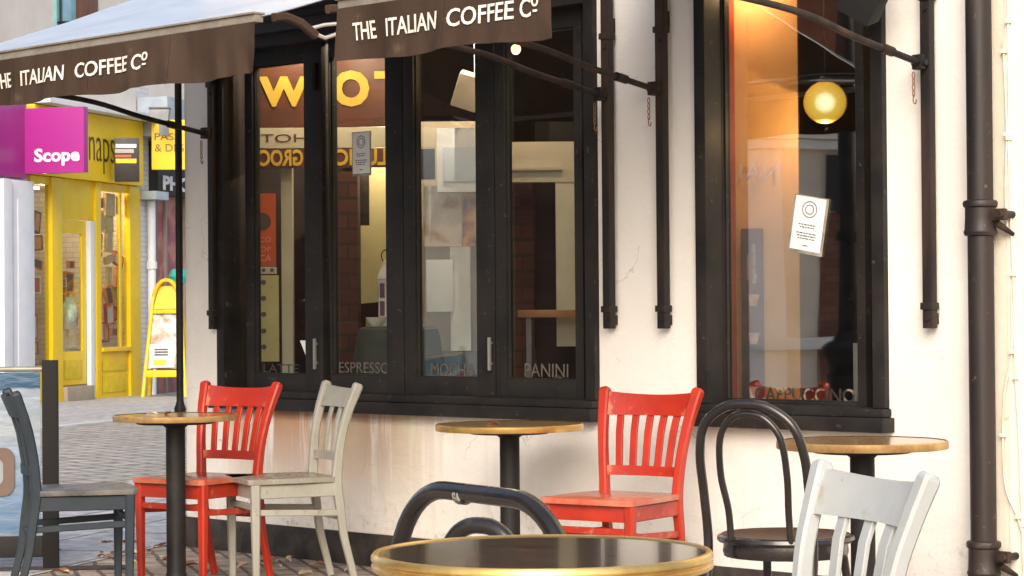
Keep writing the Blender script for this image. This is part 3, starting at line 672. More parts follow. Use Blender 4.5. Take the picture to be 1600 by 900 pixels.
text('PE', 22*k, 13*k, (-6*k, 0, -21*k), pmat('pale script small', (.75, .55, .32), rough=.4), fl_, mirror=True, depth=.001, bold=-.01)

# notices stuck to the glass
def notice(px, py, wpx, hpx, rot, Y, label, ring=True):
    p = WY(px, py, Y); o = empty('notice', p, 0, label, 'notice')
    o.rotation_euler = (0, R(rot), 0)
    d = (p-CP).dot(FW); k = d/F; W_ = wpx*k/.707; H_ = hpx*k
    m = MB(); m.box(-W_*.56, W_*.58, -.0015, 0, -H_*.56, H_*.52, .0004); m.build('plastic_sleeve', pmat('clear sleeve', (.40, .37, .32), (.2, .17, .13), rough=.2, scale=12), o)
    m = MB(); m.box(-W_/2, W_/2, -.003, -.0016, -H_/2, H_/2); sheet = m.build('sheet', PAPER, o, smooth=False)
    if ring:
        m = MB()
        for rr in (.155, .09): m.tube([(W_*rr*1.5*math.cos(t), -.0032, H_*.27+H_*rr*.95*math.sin(t)) for t in [i*math.pi/12 for i in range(24)]], .0018, 6, closed=True)
        m.build('emblem', INK, sheet)
    for i, (zf, wf) in enumerate(((-.02, .6), (-.07, .5), (-.18, .68), (-.23, .62), (-.28, .55))):
        m = MB(); x = -W_*wf/2
        while x < W_*wf/2-.004:
            l = random.uniform(.006, .018); l = min(l, W_*wf/2-x); m.box(x, x+l, -.0036, -.0031, H_*zf-.0022, H_*zf+.0022); x += l+.004
        m.build('text_line', INK, sheet, smooth=False)
    m = MB(); m.box(-.012, .012, -.0036, -.0031, -H_*.42, -H_*.40); m.build('text_line', INK, sheet, smooth=False)
notice(1263, 350, 42, 84, 10, .10, 'white notice in a clear sleeve taped askew inside the right window')
notice(565, 239, 28, 64, 0, SY+.027, 'small white notice taped high on the second pane from the left')
m = MB(); pts = [WY(469, 532, SY+.027), WY(486, 532, SY+.027), WY(486, 575, SY+.027)]
m._add([Vector((q.x, q.y+dy, q.z)) for dy in (0, -.002) for q in pts], [(0, 1, 2), (5, 4, 3), (0, 3, 4, 1), (1, 4, 5, 2), (2, 5, 3, 0)])
tag(m.build('sticker', PAPER, smooth=False), 'white triangular sticker in the corner of the leftmost pane', 'sticker')

# black fixture hanging over the right window
m = MB(); pf_ = WY(1347, 5, -.22)
Mx = Matrix.Translation(pf_) @ Euler((R(20), R(32), R(20))).to_matrix().to_4x4()
m.box(-.07, .07, -.05, .05, -.05, .17, .006, M=Mx); m.tube([pf_+Vector((0, .05, .10)), Vector((pf_.x, -.001, pf_.z+.14))], .012, 8)
tag(m.build('floodlight', pmat('matt black', (.006, .006, .006), rough=.7)), 'black angular fixture poking down over the right window', 'fixture')

# ---------------------------------------------------------------- street furniture
def slat_chair(loc, rz, m, seatm, nslat, label, group='slat back wooden chairs', h=.85):
    o = empty('wooden_chair', loc, rz, label, 'chair', group)
    def py(z):   # profile of the rear post
        t = [(0, .265), (.2, .215), (.43, .185), (.55, .19), (.70, .215), (.85, .27)]
        z = z*.85/h
        for (a, b), (c, d) in zip(t, t[1:]):
            if z <= c: return b+(d-b)*(z-a)/(c-a)
        return t[-1][1]
    def pxx(z): z = z*.85/h; return .163 + max(0, z-.45)**1.3*.16
    def curve(x, z): return py(z)+.030*(1-(x/pxx(z))**2)
    for s in (-1, 1):
        zs = [0, .1, .2, .32, .43, .5, .58, .66, .74, .8, h-.015, h-.010, h-.006, h-.003, h]
        path = spline([(s*pxx(z), py(z), z) for z in zs], 3)
        secs = []
        for p in path:
            z = p.z; wd = .026+.008*min(1, z/.4)+.010*max(0, (z-.6)/.25); th = .030+.012*max(0, 1-abs(z-.45)/.3)+.010*max(0, (z-.65)/.2)
            q_ = max(0, (z-(h-.014))/.014)**2; wd *= 1-.35*q_; th *= 1-.35*q_
            secs.append((wd, th))
        MB().sweep(path, secs).build('rear_post', m, o)
        MB().sweep([(s*.178, -.178, .0), (s*.180, -.180, .2), (s*.182, -.182, .432)], [(.027, .027), (.033, .033), (.040, .040)]).build('front_leg', m, o)
    # curved rails
    def rail(name, z0, z1, th):
        mb = MB(); n = 14; rows = []
        for zq in (z0, z1):
            rows.append([(x, zq) for x in [(-1+2*i/n)*(pxx(zq)-.012) for i in range(n+1)]])
        vs = []
        for i in range(n+1):
            q = []
            for (x, zq), dy in ((rows[0][i], 0), (rows[0][i], th), (rows[1][i], th), (rows[1][i], 0)):
                dip = -.012*(1-(x/.2)**2) if (zq == z1 and z1 > .7) else 0
                q.append(mb.bm.verts.new((x, curve(x, zq)-th/2+dy, zq+dip)))
            vs.append(q)
        for a, b in zip(vs, vs[1:]):
            for k in range(4): mb.bm.faces.new((a[k], a[(k+1) % 4], b[(k+1) % 4], b[k]))
        mb.bm.faces.new(vs[0][::-1]); mb.bm.faces.new(vs[-1])
        es = [e for e in mb.bm.edges if len(e.link_faces) == 2 and e.calc_face_angle(0) > .8]
        bmesh.ops.bevel(mb.bm, geom=es, offset=.004, segments=2, affect='EDGES')
        return mb.build(name, m, o)
    zt0, zt1, zl0, zl1 = h-.105, h-.014, .515, .552
    rail('top_rail', zt0, zt1, .022); rail('lower_rail', zl0, zl1, .020)
    for i in range(nslat):
        f = (i+1)/(nslat+1)*2-1
        p = [(f*(pxx(z)-.005), curve(f*pxx(z), z), z) for z in (zl1-.008, .62, .68, zt0+.008)]
        MB().sweep(p, (.030 if nslat > 3 else .034, .011)).build('slat', m, o)
    # seat
    mb = MB(); pts = []
    def rr(x, y): pts.append((x, y))
    outline = [(-.205, -.195), (-.19, -.215), (0, -.222), (.19, -.215), (.205, -.195), (.196, 0), (.182, .17), (.168, .185), (-.168, .185), (-.182, .17), (-.196, 0)]
    n = len(outline)
    v = [Vector((x, y, z)) for z in (.432, .455) for x, y in outline]
    mb._add(v, [tuple(range(n))[::-1], tuple(range(n, 2*n))] + [(i, (i+1) % n, (i+1) % n+n, i+n) for i in range(n)], .005)
    mb.build('seat', seatm, o)
    mb = MB(); mb.box(-.165, .165, -.194, -.174, .372, .431, .002); mb.box(-.155, .155, .165, .182, .372, .431, .002)
    for s in (-1, 1):
        mb.sweep([(s*.180, -.165, .4015), (s*.166, .172, .4015)], (.018, .059), side=(1, 0, 0))
    mb.build('seat_frame', m, o)
    for s in (-1, 1):
        MB().sweep([(s*.179, -.17, .315), (s*.163, .195, .300)], (.016, .026)).build('stretcher', m, o)
    MB().sweep([(-.17, -.180, .335), (.17, -.180, .335)], (.016, .026), side=(0, 1, 0)).build('stretcher', m, o)
    MB().sweep([(-.15, .200, .28), (.15, .200, .28)], (.016, .024), side=(0, 1, 0)).build('stretcher', m, o)
    return o
def backat(px, py, z, d, rz):      # seat centre so that the middle of the back top (local 0,.28) lands there
    p = P(px, py, d); v = Matrix.Rotation(rz, 3, 'Z') @ Vector((0, .28, 0)); return Vector((p.x-v.x, p.y-v.y, .008))
rz = R(10); slat_chair(backat(380, 607, .85, 10.15, rz), rz, RED, REDSEAT, 5, 'red slat back chair under the left window beside the narrow round table')
rz = R(10); slat_chair(backat(1020, 607, .85, 8.92, rz), rz, RED, REDSEAT, 5, 'red slat back chair against the wall between the two windows')
rz = R(-22); slat_chair(backat(539, 607, .85, 10.0, rz), rz, GREY, WORN, 3, 'grey slat back chair facing left beside the red one under the window')
rz = R(152); slat_chair(backat(12, 620, .85, 9.25, rz), rz, BLUEG, pmat('slate seat', (.06, .06, .057), (.16, .15, .13), rough=.3), 3, 'slate blue grey chair side on, in front of the banner screen')
rz = R(-24); slat_chair(backat(1374, 742, .83, 4.6, rz), rz, LGREY, LGREY, 3, 'pale grey slat back chair nearest the camera at lower right', h=.83)

def bentwood(loc, rz):
    o = empty('bentwood_chair', loc, rz, 'black bentwood cafe chair with hooped back at the right hand table', 'chair')
    half = [(.165, .235, 0), (.17, .195, .25), (.172, .175, .45), (.172, .20, .60), (.170, .228, .72), (.142, .25, .81), (.07, .262, .862), (0, .265, .872)]
    pts = half+[(-x, y, z) for x, y, z in half[:-1][::-1]]
    path = spline(pts, 6)
    MB().tube(path, [.014 if p.z > .3 else .011+.003*p.z/.3 for p in path], 14).build('back_hoop', BENT, o)
    half = [(.098, .170, .45), (.098, .185, .55), (.108, .215, .66), (.098, .236, .77), (.055, .250, .828), (0, .253, .843)]
    MB().tube(spline(half+[(-x, y, z) for x, y, z in half[:-1][::-1]], 6), .0105, 12).build('inner_hoop', BENT, o)
    MB().lathe([(0, .446), (.17, .446), (.202, .448), (.208, .456), (.205, .466), (.195, .470)], n=48).build('seat_rim', BENT, o)
    MB().lathe([(0, .464), (.10, .465), (.17, .468), (.194, .4715), (.194, .450)], n=48).build('seat', BENTSEAT, o)
    MB().lathe([(.178, .446), (.186, .446), (.190, .42), (.186, .405), (.178, .405), (.176, .42)], n=40).build('seat_ring', BENT, o)
    for s in (-1, 1): MB().tube(spline([(s*.16, -.185, 0), (s*.14, -.16, .25), (s*.125, -.13, .44)], 5), .013, 12).build('front_leg', BENT, o)
    MB().tube([(.150*math.cos(t), .01+.165*math.sin(t), .25) for t in [i*math.pi/20 for i in range(40)]], .009, 10, closed=True).build('leg_ring', BENT, o)
    return o
rz = R(193); v = Matrix.Rotation(rz, 3, 'Z') @ Vector((0, .26, 0)); p = P(1166, 640, 6.75); bentwood((p.x-v.x, p.y-v.y, .008), rz)

def table(px, py, d, rad, topm, rimm, label, thick, ridged=False, h=.73):
    p = P(px, py, d); o = empty('bistro_table', (p.x, p.y, .008), R(30), label, 'table', 'round bistro tables')
    r = rad; t = thick; h = p.z-.008
    MB().lathe([(0, h-t+.002), (r-.006, h-t+.002), (r-.006, h-.0015), (r*.6, h-.001), (0, h-.001)], n=96).build('tabletop', topm, o)
    if ridged: prof = [(r-.0055, h-t), (r+.002, h-t), (r+.008, h-t+.004), (r+.008, h-t+.010), (r+.004, h-t*.5-.002), (r+.004, h-t*.5+.001), (r+.0085, h-t*.5+.004), (r+.0085, h-.005), (r+.004, h+.001), (r-.003, h+.0012), (r-.0055, h-.0012)]
    else: prof = [(r-.0055, h-t), (r+.001, h-t), (r+.003, h-t+.003), (r+.003, h-.003), (r, h+.0005), (r-.0055, h+.0002)]
    MB().lathe(prof, n=96).build('rim', rimm, o)
    MB().lathe([(0, h-t-.014), (.155, h-t-.014), (.17, h-t-.006), (.17, h-t+.001), (0, h-t+.001)], n=40).build('under_plate', IRON, o)
    MB().lathe([(.0, .03), (.060, .035), (.045, .06), (.040, .08), (.040, h-t-.03), (.06, h-t-.0145)], n=32).build('column', IRON, o)
    mb = MB()
    for k in range(4):
        a = k*math.pi/2; mb.sweep([(.02*math.cos(a), .02*math.sin(a), .045), (.15*math.cos(a), .15*math.sin(a), .032), (.245*math.cos(a), .245*math.sin(a), .012)], [(.06, .03), (.05, .026), (.04, .016)], side=(-math.sin(a), math.cos(a), 0))
        mb.lathe([(0, -.0), (.02, 0), (.02, .012), (0, .012)], (.235*math.cos(a), .235*math.sin(a), 0), 16)
    mb.build('base', IRON, o)
    return o
table(274, 648, 9.6, .255, TOPW, BRASS2, 'narrow round brass edged table at left beside the red chair', .024)
table(796, 662, 9.25, .295, TOPW, BRASS, 'round brass edged table in the middle against the cafe wall', .026)
table(1347, 688, 7.45, .273, TOPW, BRASS2, 'round wooden topped table at right under the end of the window', .026)
table(847, 861, 4.10, .296, TOPD, BRASS, 'large dark glossy table with ridged brass edge nearest the camera', .031, True)

def hoop(pl, dl, pr, dr, z, r, bend, label):
    a = P(pl, 800, dl); b = P(pr, 800, dr); a.z = b.z = 0
    o = empty('cycle_stand', (a+b)/2, 0, label, 'cycle stand')
    e = (b-a); W_ = e.length; e.normalize(); c = bend; pts = []
    def q(x, zz2): return (e.x*x, e.y*x, zz2)
    pts = [q(-W_/2, 0), q(-W_/2, z*.4)]
    for i in range(13):
        t = i/12*math.pi/2; pts.append(q(-W_/2+c-c*math.cos(t), z-c+c*math.sin(t)))
    for i in range(13):
        t = i/12*math.pi/2; pts.append(q(W_/2-c+c*math.sin(t), z-c+c*math.cos(t)))
    pts += [q(W_/2, z*.4), q(W_/2, 0)]
    MB().tube(pts, r, 24).build('hoop', STAND, o)
    for s in (-1, 1): MB().lathe([(0, 0), (r*2.2, 0), (r*2.2, .006), (r, .008)], (e.x*s*W_/2, e.y*s*W_/2, .0), 24).build('foot_plate', STAND, o)
    return o, e
STAND = pmat('black coated steel', (.009, .0085, .008), (.024, .019, .016), rough=.26, scale=5, bump=.05, bscale=30, coat=.3, fine=22, finecol=(.05, .038, .03))
o, e = hoop(619, 6.35, 896, 5.6, .682, .0245, .27, 'tall bent steel cycle stand behind the dark brass edged table')
kk = MB(); ang = math.atan2(e.y, e.x); Mx = Matrix.Translation(Vector((e.x*-.08, e.y*-.08, .675)))@Matrix.Rotation(ang, 4, 'Z')
kk.tube([Mx@Vector((-.016, 0, 0)), Mx@Vector((-.002, 0, 0))], .0257, 24); kk.tube([Mx@Vector((.006, 0, 0)), Mx@Vector((.012, 0, 0))], .0256, 24)
kk.build('worn_band', pmat('worn white marks', (.35, .33, .28), (.03, .03, .028), scale=60, rough=.5, lo=.45, hi=.55), o)
hoop(698, 4.95, 804, 4.85, .700, .018, .080, 'low narrow steel hoop just behind the dark brass edged table')

# banner screen
A0 = GD(-330, 900); PO = P(79, 700, 10.5); 
bs = empty('banner_screen', (PO.x, PO.y, 0), A+R(6), 'blue and white cafe banner screen with a black post at far left', 'screen')
m = MB(); m.box(-.035, .035, -.03, .03, .012, .955, .004); m.build('post', pmat('black powder coat', (.006, .0055, .0055), (.012, .010, .009), rough=.6, spec=.2), bs)
m = MB(); m.box(-1.9, -1.83, -.03, .03, .012, .955, .004); m.build('post', IRON, bs)
def bannermat():
    mt, t, b = nodes('printed banner'); N = t.nodes.new; Lk = t.links
    tc = N('ShaderNodeTexCoord'); sp_ = N('ShaderNodeSeparateXYZ'); Lk.new(tc.outputs['Object'], sp_.inputs[0])
    n = N('ShaderNodeTexNoise'); n.inputs['Scale'].default_value = 5; n.inputs['Detail'].default_value = 5; mp = N('ShaderNodeMapping'); mp.inputs['Scale'].default_value = (1, 1, 3); Lk.new(tc.outputs['Object'], mp.inputs[0]); Lk.new(mp.outputs[0], n.inputs['Vector'])
    a = N('ShaderNodeMath'); a.operation = 'MULTIPLY_ADD'; a.inputs[1].default_value = .10; Lk.new(n.outputs[0], a.inputs[0]); Lk.new(sp_.outputs[2], a.inputs[2])
    cr = N('ShaderNodeValToRGB'); el = cr.color_ramp.elements
    while len(el) < 6: el.new(.5)
    for q, (p_, c) in zip(el, ((.18, (.07, .14, .23)), (.45, (.13, .20, .30)), (.70, (.25, .28, .31)), (.86, (.20, .25, .31)), (.875, (.02, .07, .13)), (.99, (.03, .10, .17)))): q.position = p_; q.color = (*c, 1)
    Lk.new(a.outputs[0], cr.inputs[0]); Lk.new(cr.outputs[0], b.inputs['Base Color']); b.inputs['Roughness'].default_value = .4
    bp = N('ShaderNodeBump'); bp.inputs['Strength'].default_value = .4; bp.inputs['Distance'].default_value = .03; Lk.new(n.outputs[0], bp.inputs['Height']); Lk.new(bp.outputs[0], b.inputs['Normal'])
    return mt
m = MB(); m.grid(lambda u, v: Vector((-1.82+1.775*u, .006*math.sin(u*19)+.004*math.sin(v*7+u*30), .17+.73*v)), 50, 16, .003, (0, 1, 0)); m.build('banner', bannermat(), bs)
m = MB(); m.tube([(-1.84, 0, .915), (-.03, 0, .915)], .012, 12); m.build('top_rail', BARM, bs)
m = MB(); m.box(-1.83, -.036, -.02, .02, .06, .155, .004); m.build('bottom_rail', IRON, bs)
m = MB(); m.box(-.30, .34, -.05, .05, .0, .012, .003); m.build('foot', RUSTY, bs)
k = 10.5/F
m = MB(); rr_ = .05
def rounded(x0, x1, z0, z1, r, n=6):
    out = []
    for cx, cz, a0 in ((x1-r, z1-r, 0), (x0+r, z1-r, 90), (x0+r, z0+r, 180), (x1-r, z0+r, 270)):
        for i in range(n+1): t = R(a0+90*i/n); out.append((cx+r*math.cos(t), cz+r*math.sin(t)))
    return out
xs = (-55*k)
m.prism(rounded(xs-.20, xs, .34, .56, .05), -.018, -.014); lg = m.build('emblem', pmat('brown print', (.13, .08, .06), rough=.5), bs)
m = MB(); m.prism(rounded(xs-.15, xs-.05, .39, .51, .03), -.0205, -.0185); m.build('emblem_centre', pmat('pale print', (.25, .26, .28), rough=.5), lg)

# fallen leaves
LEAFM = [pmat('dry leaf', (.25, .10, .045), (.14, .06, .03), rough=.7, scale=30), pmat('pale dry leaf', (.62, .48, .34), (.45, .32, .2), rough=.7, scale=30)]
def leafmesh(i):
    mb = MB(); n = 9; L_ = .035; pts = []
    for j in range(n):
        t = j/(n-1); wd = .014*math.sin(math.pi*t**.8)+.001; pts.append((L_*(t-.5)*2, wd))
    up = [mb.bm.verts.new((x, y, .004+.010*abs(y)/.014+.006*math.sin(x*60+i))) for x, y in pts]; md = [mb.bm.verts.new((x, 0, .003+.004*math.sin(x*60+i))) for x, y in pts]; dn = [mb.bm.verts.new((x, -y, .004+.012*abs(y)/.014)) for x, y in pts]
    for j in range(n-1): mb.bm.faces.new((md[j], md[j+1], up[j+1], up[j])); mb.bm.faces.new((dn[j], dn[j+1], md[j+1], md[j]))
    return mb.build('fallen_leaf', LEAFM[i % 2])
protos = [leafmesh(i) for i in range(4)]
first = [True]*4
for i in range(46):
    k_ = i % 4; o = protos[k_] if first[k_] else protos[k_].copy()
    if not first[k_]: COL.objects.link(o)
    first[k_] = False
    px = random.uniform(20, 600); py = random.uniform(862, 899); 
    if i % 5 == 0: px = random.uniform(200, 290); py = random.uniform(840, 870)
    q = GD(px, py)
    if q.y > -.03: q.y = -.05-random.random()*.2
    o.location = (q.x, q.y, .002); o.rotation_euler = (random.uniform(-.3, .3), random.uniform(-.3, .3), random.uniform(0, 6.28)); s = random.uniform(.6, 1.3); o.scale = (s, s, s)
    tag(o, 'small dry autumn leaf lying on the paving near the cafe', 'leaf', 'fallen leaves on the paving')

# cafe furniture inside behind the second pane
rz = R(222); b_ = backat(536, 468, 1.23, 11.66, rz); slat_chair((b_.x, b_.y, .38), rz, pmat('dark brown chair', (.045, .018, .012), (.03, .012, .01), rough=.35), pmat('dark brown seat', (.05, .02, .015), rough=.3), 3, 'dark brown slat back chair inside the cafe behind the second pane', 'slat back wooden chairs')
p = P(622, 500, 10.98); it = empty('cafe_table', (p.x, p.y, .38), 0, 'dark clothed small table inside the cafe behind the second pane', 'table')
CL = pmat('dark teal cloth', (.03, .045, .045), (.05, .06, .055), rough=.8)
MB().lathe([(0, .712), (.17, .712), (.188, .70), (.20, .66), (.215, .55), (.235, .42), (.23, .42), (.0, .60)], n=40).build('cloth', CL, it)
MB().tube([(0, 0, 0), (0, 0, .69)], .03, 12).build('column', IRON, it)
MB().lathe([(0, 0), (.17, 0), (.16, .02), (.03, .04), (0, .04)], n=24).build('base', IRON, it)
p = P(603, 500, 10.93); ln_ = empty('lantern', (p.x, p.y, 1.094), R(20), 'pale storm lantern with mauve windows standing on the clothed table', 'lantern')
PL = pmat('white tin', (.66, .62, .60), (.5, .45, .45), rough=.45)
MB().lathe([(0, 0), (.045, 0), (.048, .01), (.040, .02), (.040, .22), (.046, .225), (.044, .235), (.028, .27), (.012, .30), (.012, .31), (0, .315)], n=6).build('body', PL, ln_)
m = MB(); 
for kz in (.05, .135):
    for a in range(6):
        M_ = Matrix.Rotation(R(60*a+30), 4, 'Z'); m.box(.0335, .0365, -.013, .013, kz, kz+.07, .001, M=M_)
m.build('pane', pmat('mauve glass', (.13, .07, .14), rough=.2), ln_)
m = MB(); m.tube([(.022*math.cos(t), 0, .335+.028*math.sin(t)) for t in [i*math.pi/8 for i in range(16)]], .003, 6, closed=True); m.build('ring_handle', IRON, ln_)
p = P(588, 508, 10.90); o = tag(MB().lathe([(0, .0), (.02, .0), (.04, .02), (.052, .045), (.049, .045), (.036, .022), (0, .01)], (p.x, p.y, 1.093), 24).build('bowl', pmat('white china', (.8, .78, .72), rough=.2)), 'small white bowl on the dark clothed table inside the cafe', 'bowl')
for px_, py_, d_, zt_, rz_, lab in ((238, 648, 9.58, .737, .4, 'pale curled dry leaf lying on the narrow table at left'), (262, 646, 9.66, .737, 2.1, 'brown dry leaf lying near the middle of the narrow table at left'), (770, 661, 9.2, .737, 1.2, 'small dry leaf lying on the middle table against the wall')):
    o = protos[1 if 'pale' in lab else 0].copy(); COL.objects.link(o); q = P(px_, py_, d_); zt_ = {9.58: P(274, 648, 9.6).z, 9.66: P(274, 648, 9.6).z, 9.2: P(796, 662, 9.25).z}[d_]
    o.location = (q.x, q.y, zt_-.001); o.rotation_euler = (0, 0, rz_); o.scale = (.8, .8, .8); o['label'] = lab; o['category'] = 'leaf'; o['group'] = 'dry leaves on the tables'
# ---------------------------------------------------------------- shop row behind
def shop(name, label): return empty(name, RB, RROT, label, 'building')
YEL = pmat('yellow shop paint', (.78, .54, .010), (.72, .48, .008), rough=.38, scale=3)
YELS = pmat('yellow fascia', (.85, .60, .02), (.80, .55, .02), rough=.45, scale=2)
WHI = pmat('white painted timber', (.72, .73, .76), (.64, .66, .70), rough=.5, scale=3)
WHB = brickwall('white painted brick', (.68, .67, .68), (.62, .62, .63), (.50, .50, .51))
MAG = pmat('magenta sign', (.38, .028, .25), (.33, .024, .22), rough=.35, scale=1.5)
UPW = pmat('pale upper render', (.70, .66, .60), (.62, .58, .52), rough=.75, scale=2, bump=.4, bscale=12)
DARKI = pmat('dark shop inside', (.05, .03, .025), (.03, .02, .02), rough=.8)
def bx(parent, name, m, x0, x1, y0, y1, z0, z1, bev=.004, smooth=True):
    mb = MB(); mb.box(x0, x1, y0, y1, z0, z1, bev); return mb.build(name, m, parent, smooth=smooth)
ys = shop('yellow_shop', 'bright yellow shopfront with glazed door and windows full of gifts')
T = lambda px: ((px-800)/F*31+6.243)/(.292-.956*(px-800)/F)
def Z(px, py): # height at facade plane
    u = (px-800)/F; t = T(px); dep = 31+.956*t; return P(px, py, dep).z
bx(ys, 'upper_wall', UPW, T(50)-.1, 2.72, 0, 5, 4.0, 9, 0, False)
bx(ys, 'side_wall', DARKI, T(50)-.1, T(50)-.05, .3, 5, 0, 4.0, 0, False); bx(ys, 'back_wall', pmat('warm shop wall', (.55, .36, .20), (.35, .20, .11), scale=3), T(50)-.05, 2.72, 2.6, 2.7, 0, 4.0, 0, False)
bx(ys, 'ceiling', pmat('shop ceiling', (.6, .5, .35)), T(50)-.05, 2.72, .1, 2.6, 3.0, 3.05, 0, False)
bx(ys, 'shop_floor', pmat('shop floor', (.25, .2, .15)), T(50)-.05, 2.72, .1, 2.6, .0, .03, 0, False)
bx(ys, 'fascia', YELS, T(50)-.1, 2.68, -.12, .1, 3.05, 3.98)
text('snaps', T(169)-T(119), .50, ((T(169)+T(119))/2, -.125, Z(145, 243)), pmat('thin black letters', (.06, .05, .02)), ys, depth=.003, bold=-.012)
bx(ys, 'cornice', WHI, T(50)-.1, 2.75, -.35, .1, 3.99, 4.08)
bx(ys, 'pilaster', YEL, T(77), T(93), -.06, .05, 0, 3.04)
bx(ys, 'transom_panel', YEL, T(93)+.001, 1.42, -.02, .05, 2.50, 3.04)
bx(ys, 'pilaster', YEL, 1.31, 1.46, -.06, .05, 0, 3.04)
bx(ys, 'white_post', WHI, 1.12, 1.20, -.07, .0, 0.02, 2.49); bx(ys, 'white_post', WHI, 1.225, 1.30, -.04, .03, 0.02, 2.49)
bx(ys, 'pilaster', YEL, 2.36, 2.70, -.06, .05, 0, 3.04)
dr = bx(ys, 'door', YEL, .34, 1.11, .0, .04, .22, .68); mb = MB(); mb.box(.34, .42, .0, .04, .681, 2.49); mb.box(1.0, 1.11, .0, .04, .681, 2.49); mb.box(.421, .999, .0, .04, 2.30, 2.49); mb.build('door_frame', YEL, dr)
bx(dr, 'panel', pmat('yellow panel', (.66, .48, .01)), .45, .97, -.012, -.001, .30, .56); bx(dr, 'pane', GLASS2, .421, .999, .018, .024, .681, 2.299, 0, False)
bx(ys, 'threshold', pmat('stone step', (.35, .29, .22)), .33, 1.12, -.12, .3, 0.004, .20, .008)
st = bx(ys, 'stall_riser', YEL, 1.47, 2.355, -.02, .05, 0, .66)
for z0, z1 in ((.08, .32), (.38, .52)): bx(st, 'panel', pmat('yellow panel two', (.72, .54, .012)), 1.54, 2.30, -.034, -.021, z0, z1, .008)
wf = bx(ys, 'window_sill', YEL, 1.465, 2.36, -.08, .05, .661, .72); 
bx(ys, 'window_pane', GLASS2, 1.47, 2.355, 0, .006, .721, 2.93, 0, False); bx(ys, 'window_head', YEL, 1.465, 2.36, -.03, .05, 2.931, 3.04)
bx(ys, 'window_mullion', YEL, 2.13, 2.19, -.01, .04, .721, 2.93)
bx(ys, 'window_pane', GLASS2, T(50)-.05, T(77), 0, .006, .5, 2.93, 0, False); bx(ys, 'stall_riser', YEL, T(50)-.05, T(77), -.02, .05, 0, .5); bx(ys, 'window_head', YEL, T(50)-.05, T(77), -.02, .05, 2.931, 3.04)
# first floor window
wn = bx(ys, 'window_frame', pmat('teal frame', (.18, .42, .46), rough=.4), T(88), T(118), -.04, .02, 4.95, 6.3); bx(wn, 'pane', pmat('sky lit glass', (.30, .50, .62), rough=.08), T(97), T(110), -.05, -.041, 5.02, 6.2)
bx(ys, 'curtained_window', pmat('brown curtain', (.22, .09, .04), (.10, .04, .02), scale=6, stretch=(6, 6, .3)), T(118)+.01, T(154), -.03, .02, 4.98, 6.3)
m = MB(); m.tube([(T(92), -.06, 4.9), (T(92), -.06, 6.3)], .015, 8); m.tube([(T(88), -.06, 5.15), (T(118), -.06, 5.22)], .015, 8); m.build('window_rail', IRON, ys)
# stock in the windows
for t_ in (.75, 1.9):  # unseen lamps added to lighten the shop interior
    lf = bx(ys, 'added_lamp', emat('added warm glow', (1, .75, .45), 2), t_-.15, t_+.15, .6, .9, 2.93, 2.97)
    li = bpy.data.lights.new('added_shop_glow', 'POINT'); li.energy = 20; li.color = (1, .72, .42); li.shadow_soft_size = .05; lo3 = bpy.data.objects.new('added_shop_glow', li); COL.objects.link(lo3); lo3.parent = ys; lo3.location = (t_, .45, 2.8)
gifts = [pmat('red gift', (.62, .07, .04), (.5, .12, .05), scale=9), pmat('orange gift', (.75, .30, .06), (.6, .2, .05), scale=9), pmat('tan gift', (.66, .46, .26), (.50, .28, .14), scale=9), pmat('white gift', (.70, .66, .60), (.5, .42, .36), scale=9), pmat('brown gift', (.20, .09, .05), (.12, .05, .03), scale=9), pmat('yellow gift', (.62, .46, .12), (.5, .36, .1), scale=9)]
gproto = {}
def gift(t, y, z, w_, h_, rot, mi):
    o = bpy.data.objects.new('framed_print', None); COL.objects.link(o)
    o.matrix_world = RM @ Matrix.Translation((t, y, z)) @ Matrix.Rotation(R(rot), 4, 'Y')
    tag(o, 'small framed print on display behind the yellow shop glass', 'picture', 'prints in the yellow shop')
    if mi not in gproto:
        fr_ = MB(); 
        for a in ((-.5, .5, -.5, -.42), (-.5, .5, .42, .5), (-.5, -.42, -.419, .419), (.42, .5, -.419, .419)): fr_.box(a[0], a[1], 0, .05, a[2], a[3])
        gproto[mi] = (fr_.build('frame', gifts[(mi+3) % 6], o), MB().box(-.419, .419, .01, .03, -.419, .419).build('print', gifts[mi], o))
    else:
        for q in gproto[mi]:
            c = q.copy(); COL.objects.link(c); c.parent = o
    for q in o.children: q.scale = (w_, 1, h_)
rg = random.Random(3)
for (t0, t1, z0, z1, rows, cols, rnd) in ((1.5, 2.33, .80, 2.88, 8, 3, 22), (.44, .98, .75, 2.25, 6, 2, 5), (T(52), T(76), .6, 2.85, 8, 1, 12)):
    for r_ in range(rows):
        for c in range(cols):
            if rg.random() < .22: continue
            cw = (t1-t0)/cols; chh = (z1-z0)/rows
            gift(t0+cw*(c+.5)+rg.uniform(-.03, .03), rg.uniform(.02, .10), z0+chh*(r_+.5), cw*rg.uniform(.4, 1.15), chh*rg.uniform(.4, 1.25), rg.uniform(-rnd, rnd)*rg.choice((.2, 1, 1.6)), rg.randrange(6))
# cushion in the doorway
m = MB(); m.grid(lambda u, v: Vector((.55+.4*u+.05*math.sin(v*3.1)*(u-.5), .08-.1*math.sin(math.pi*u)*math.sin(math.pi*v), 1.0+.42*v)), 12, 12, .06, (0, 1, 0))
cz = m.build('cushion', pmat('green print cushion', (.62, .66, .50), (.30, .40, .22), scale=9, rough=.8)); cz.matrix_world = RM; tag(cz, 'pale green patterned cushion in the yellow shop doorway', 'cushion')
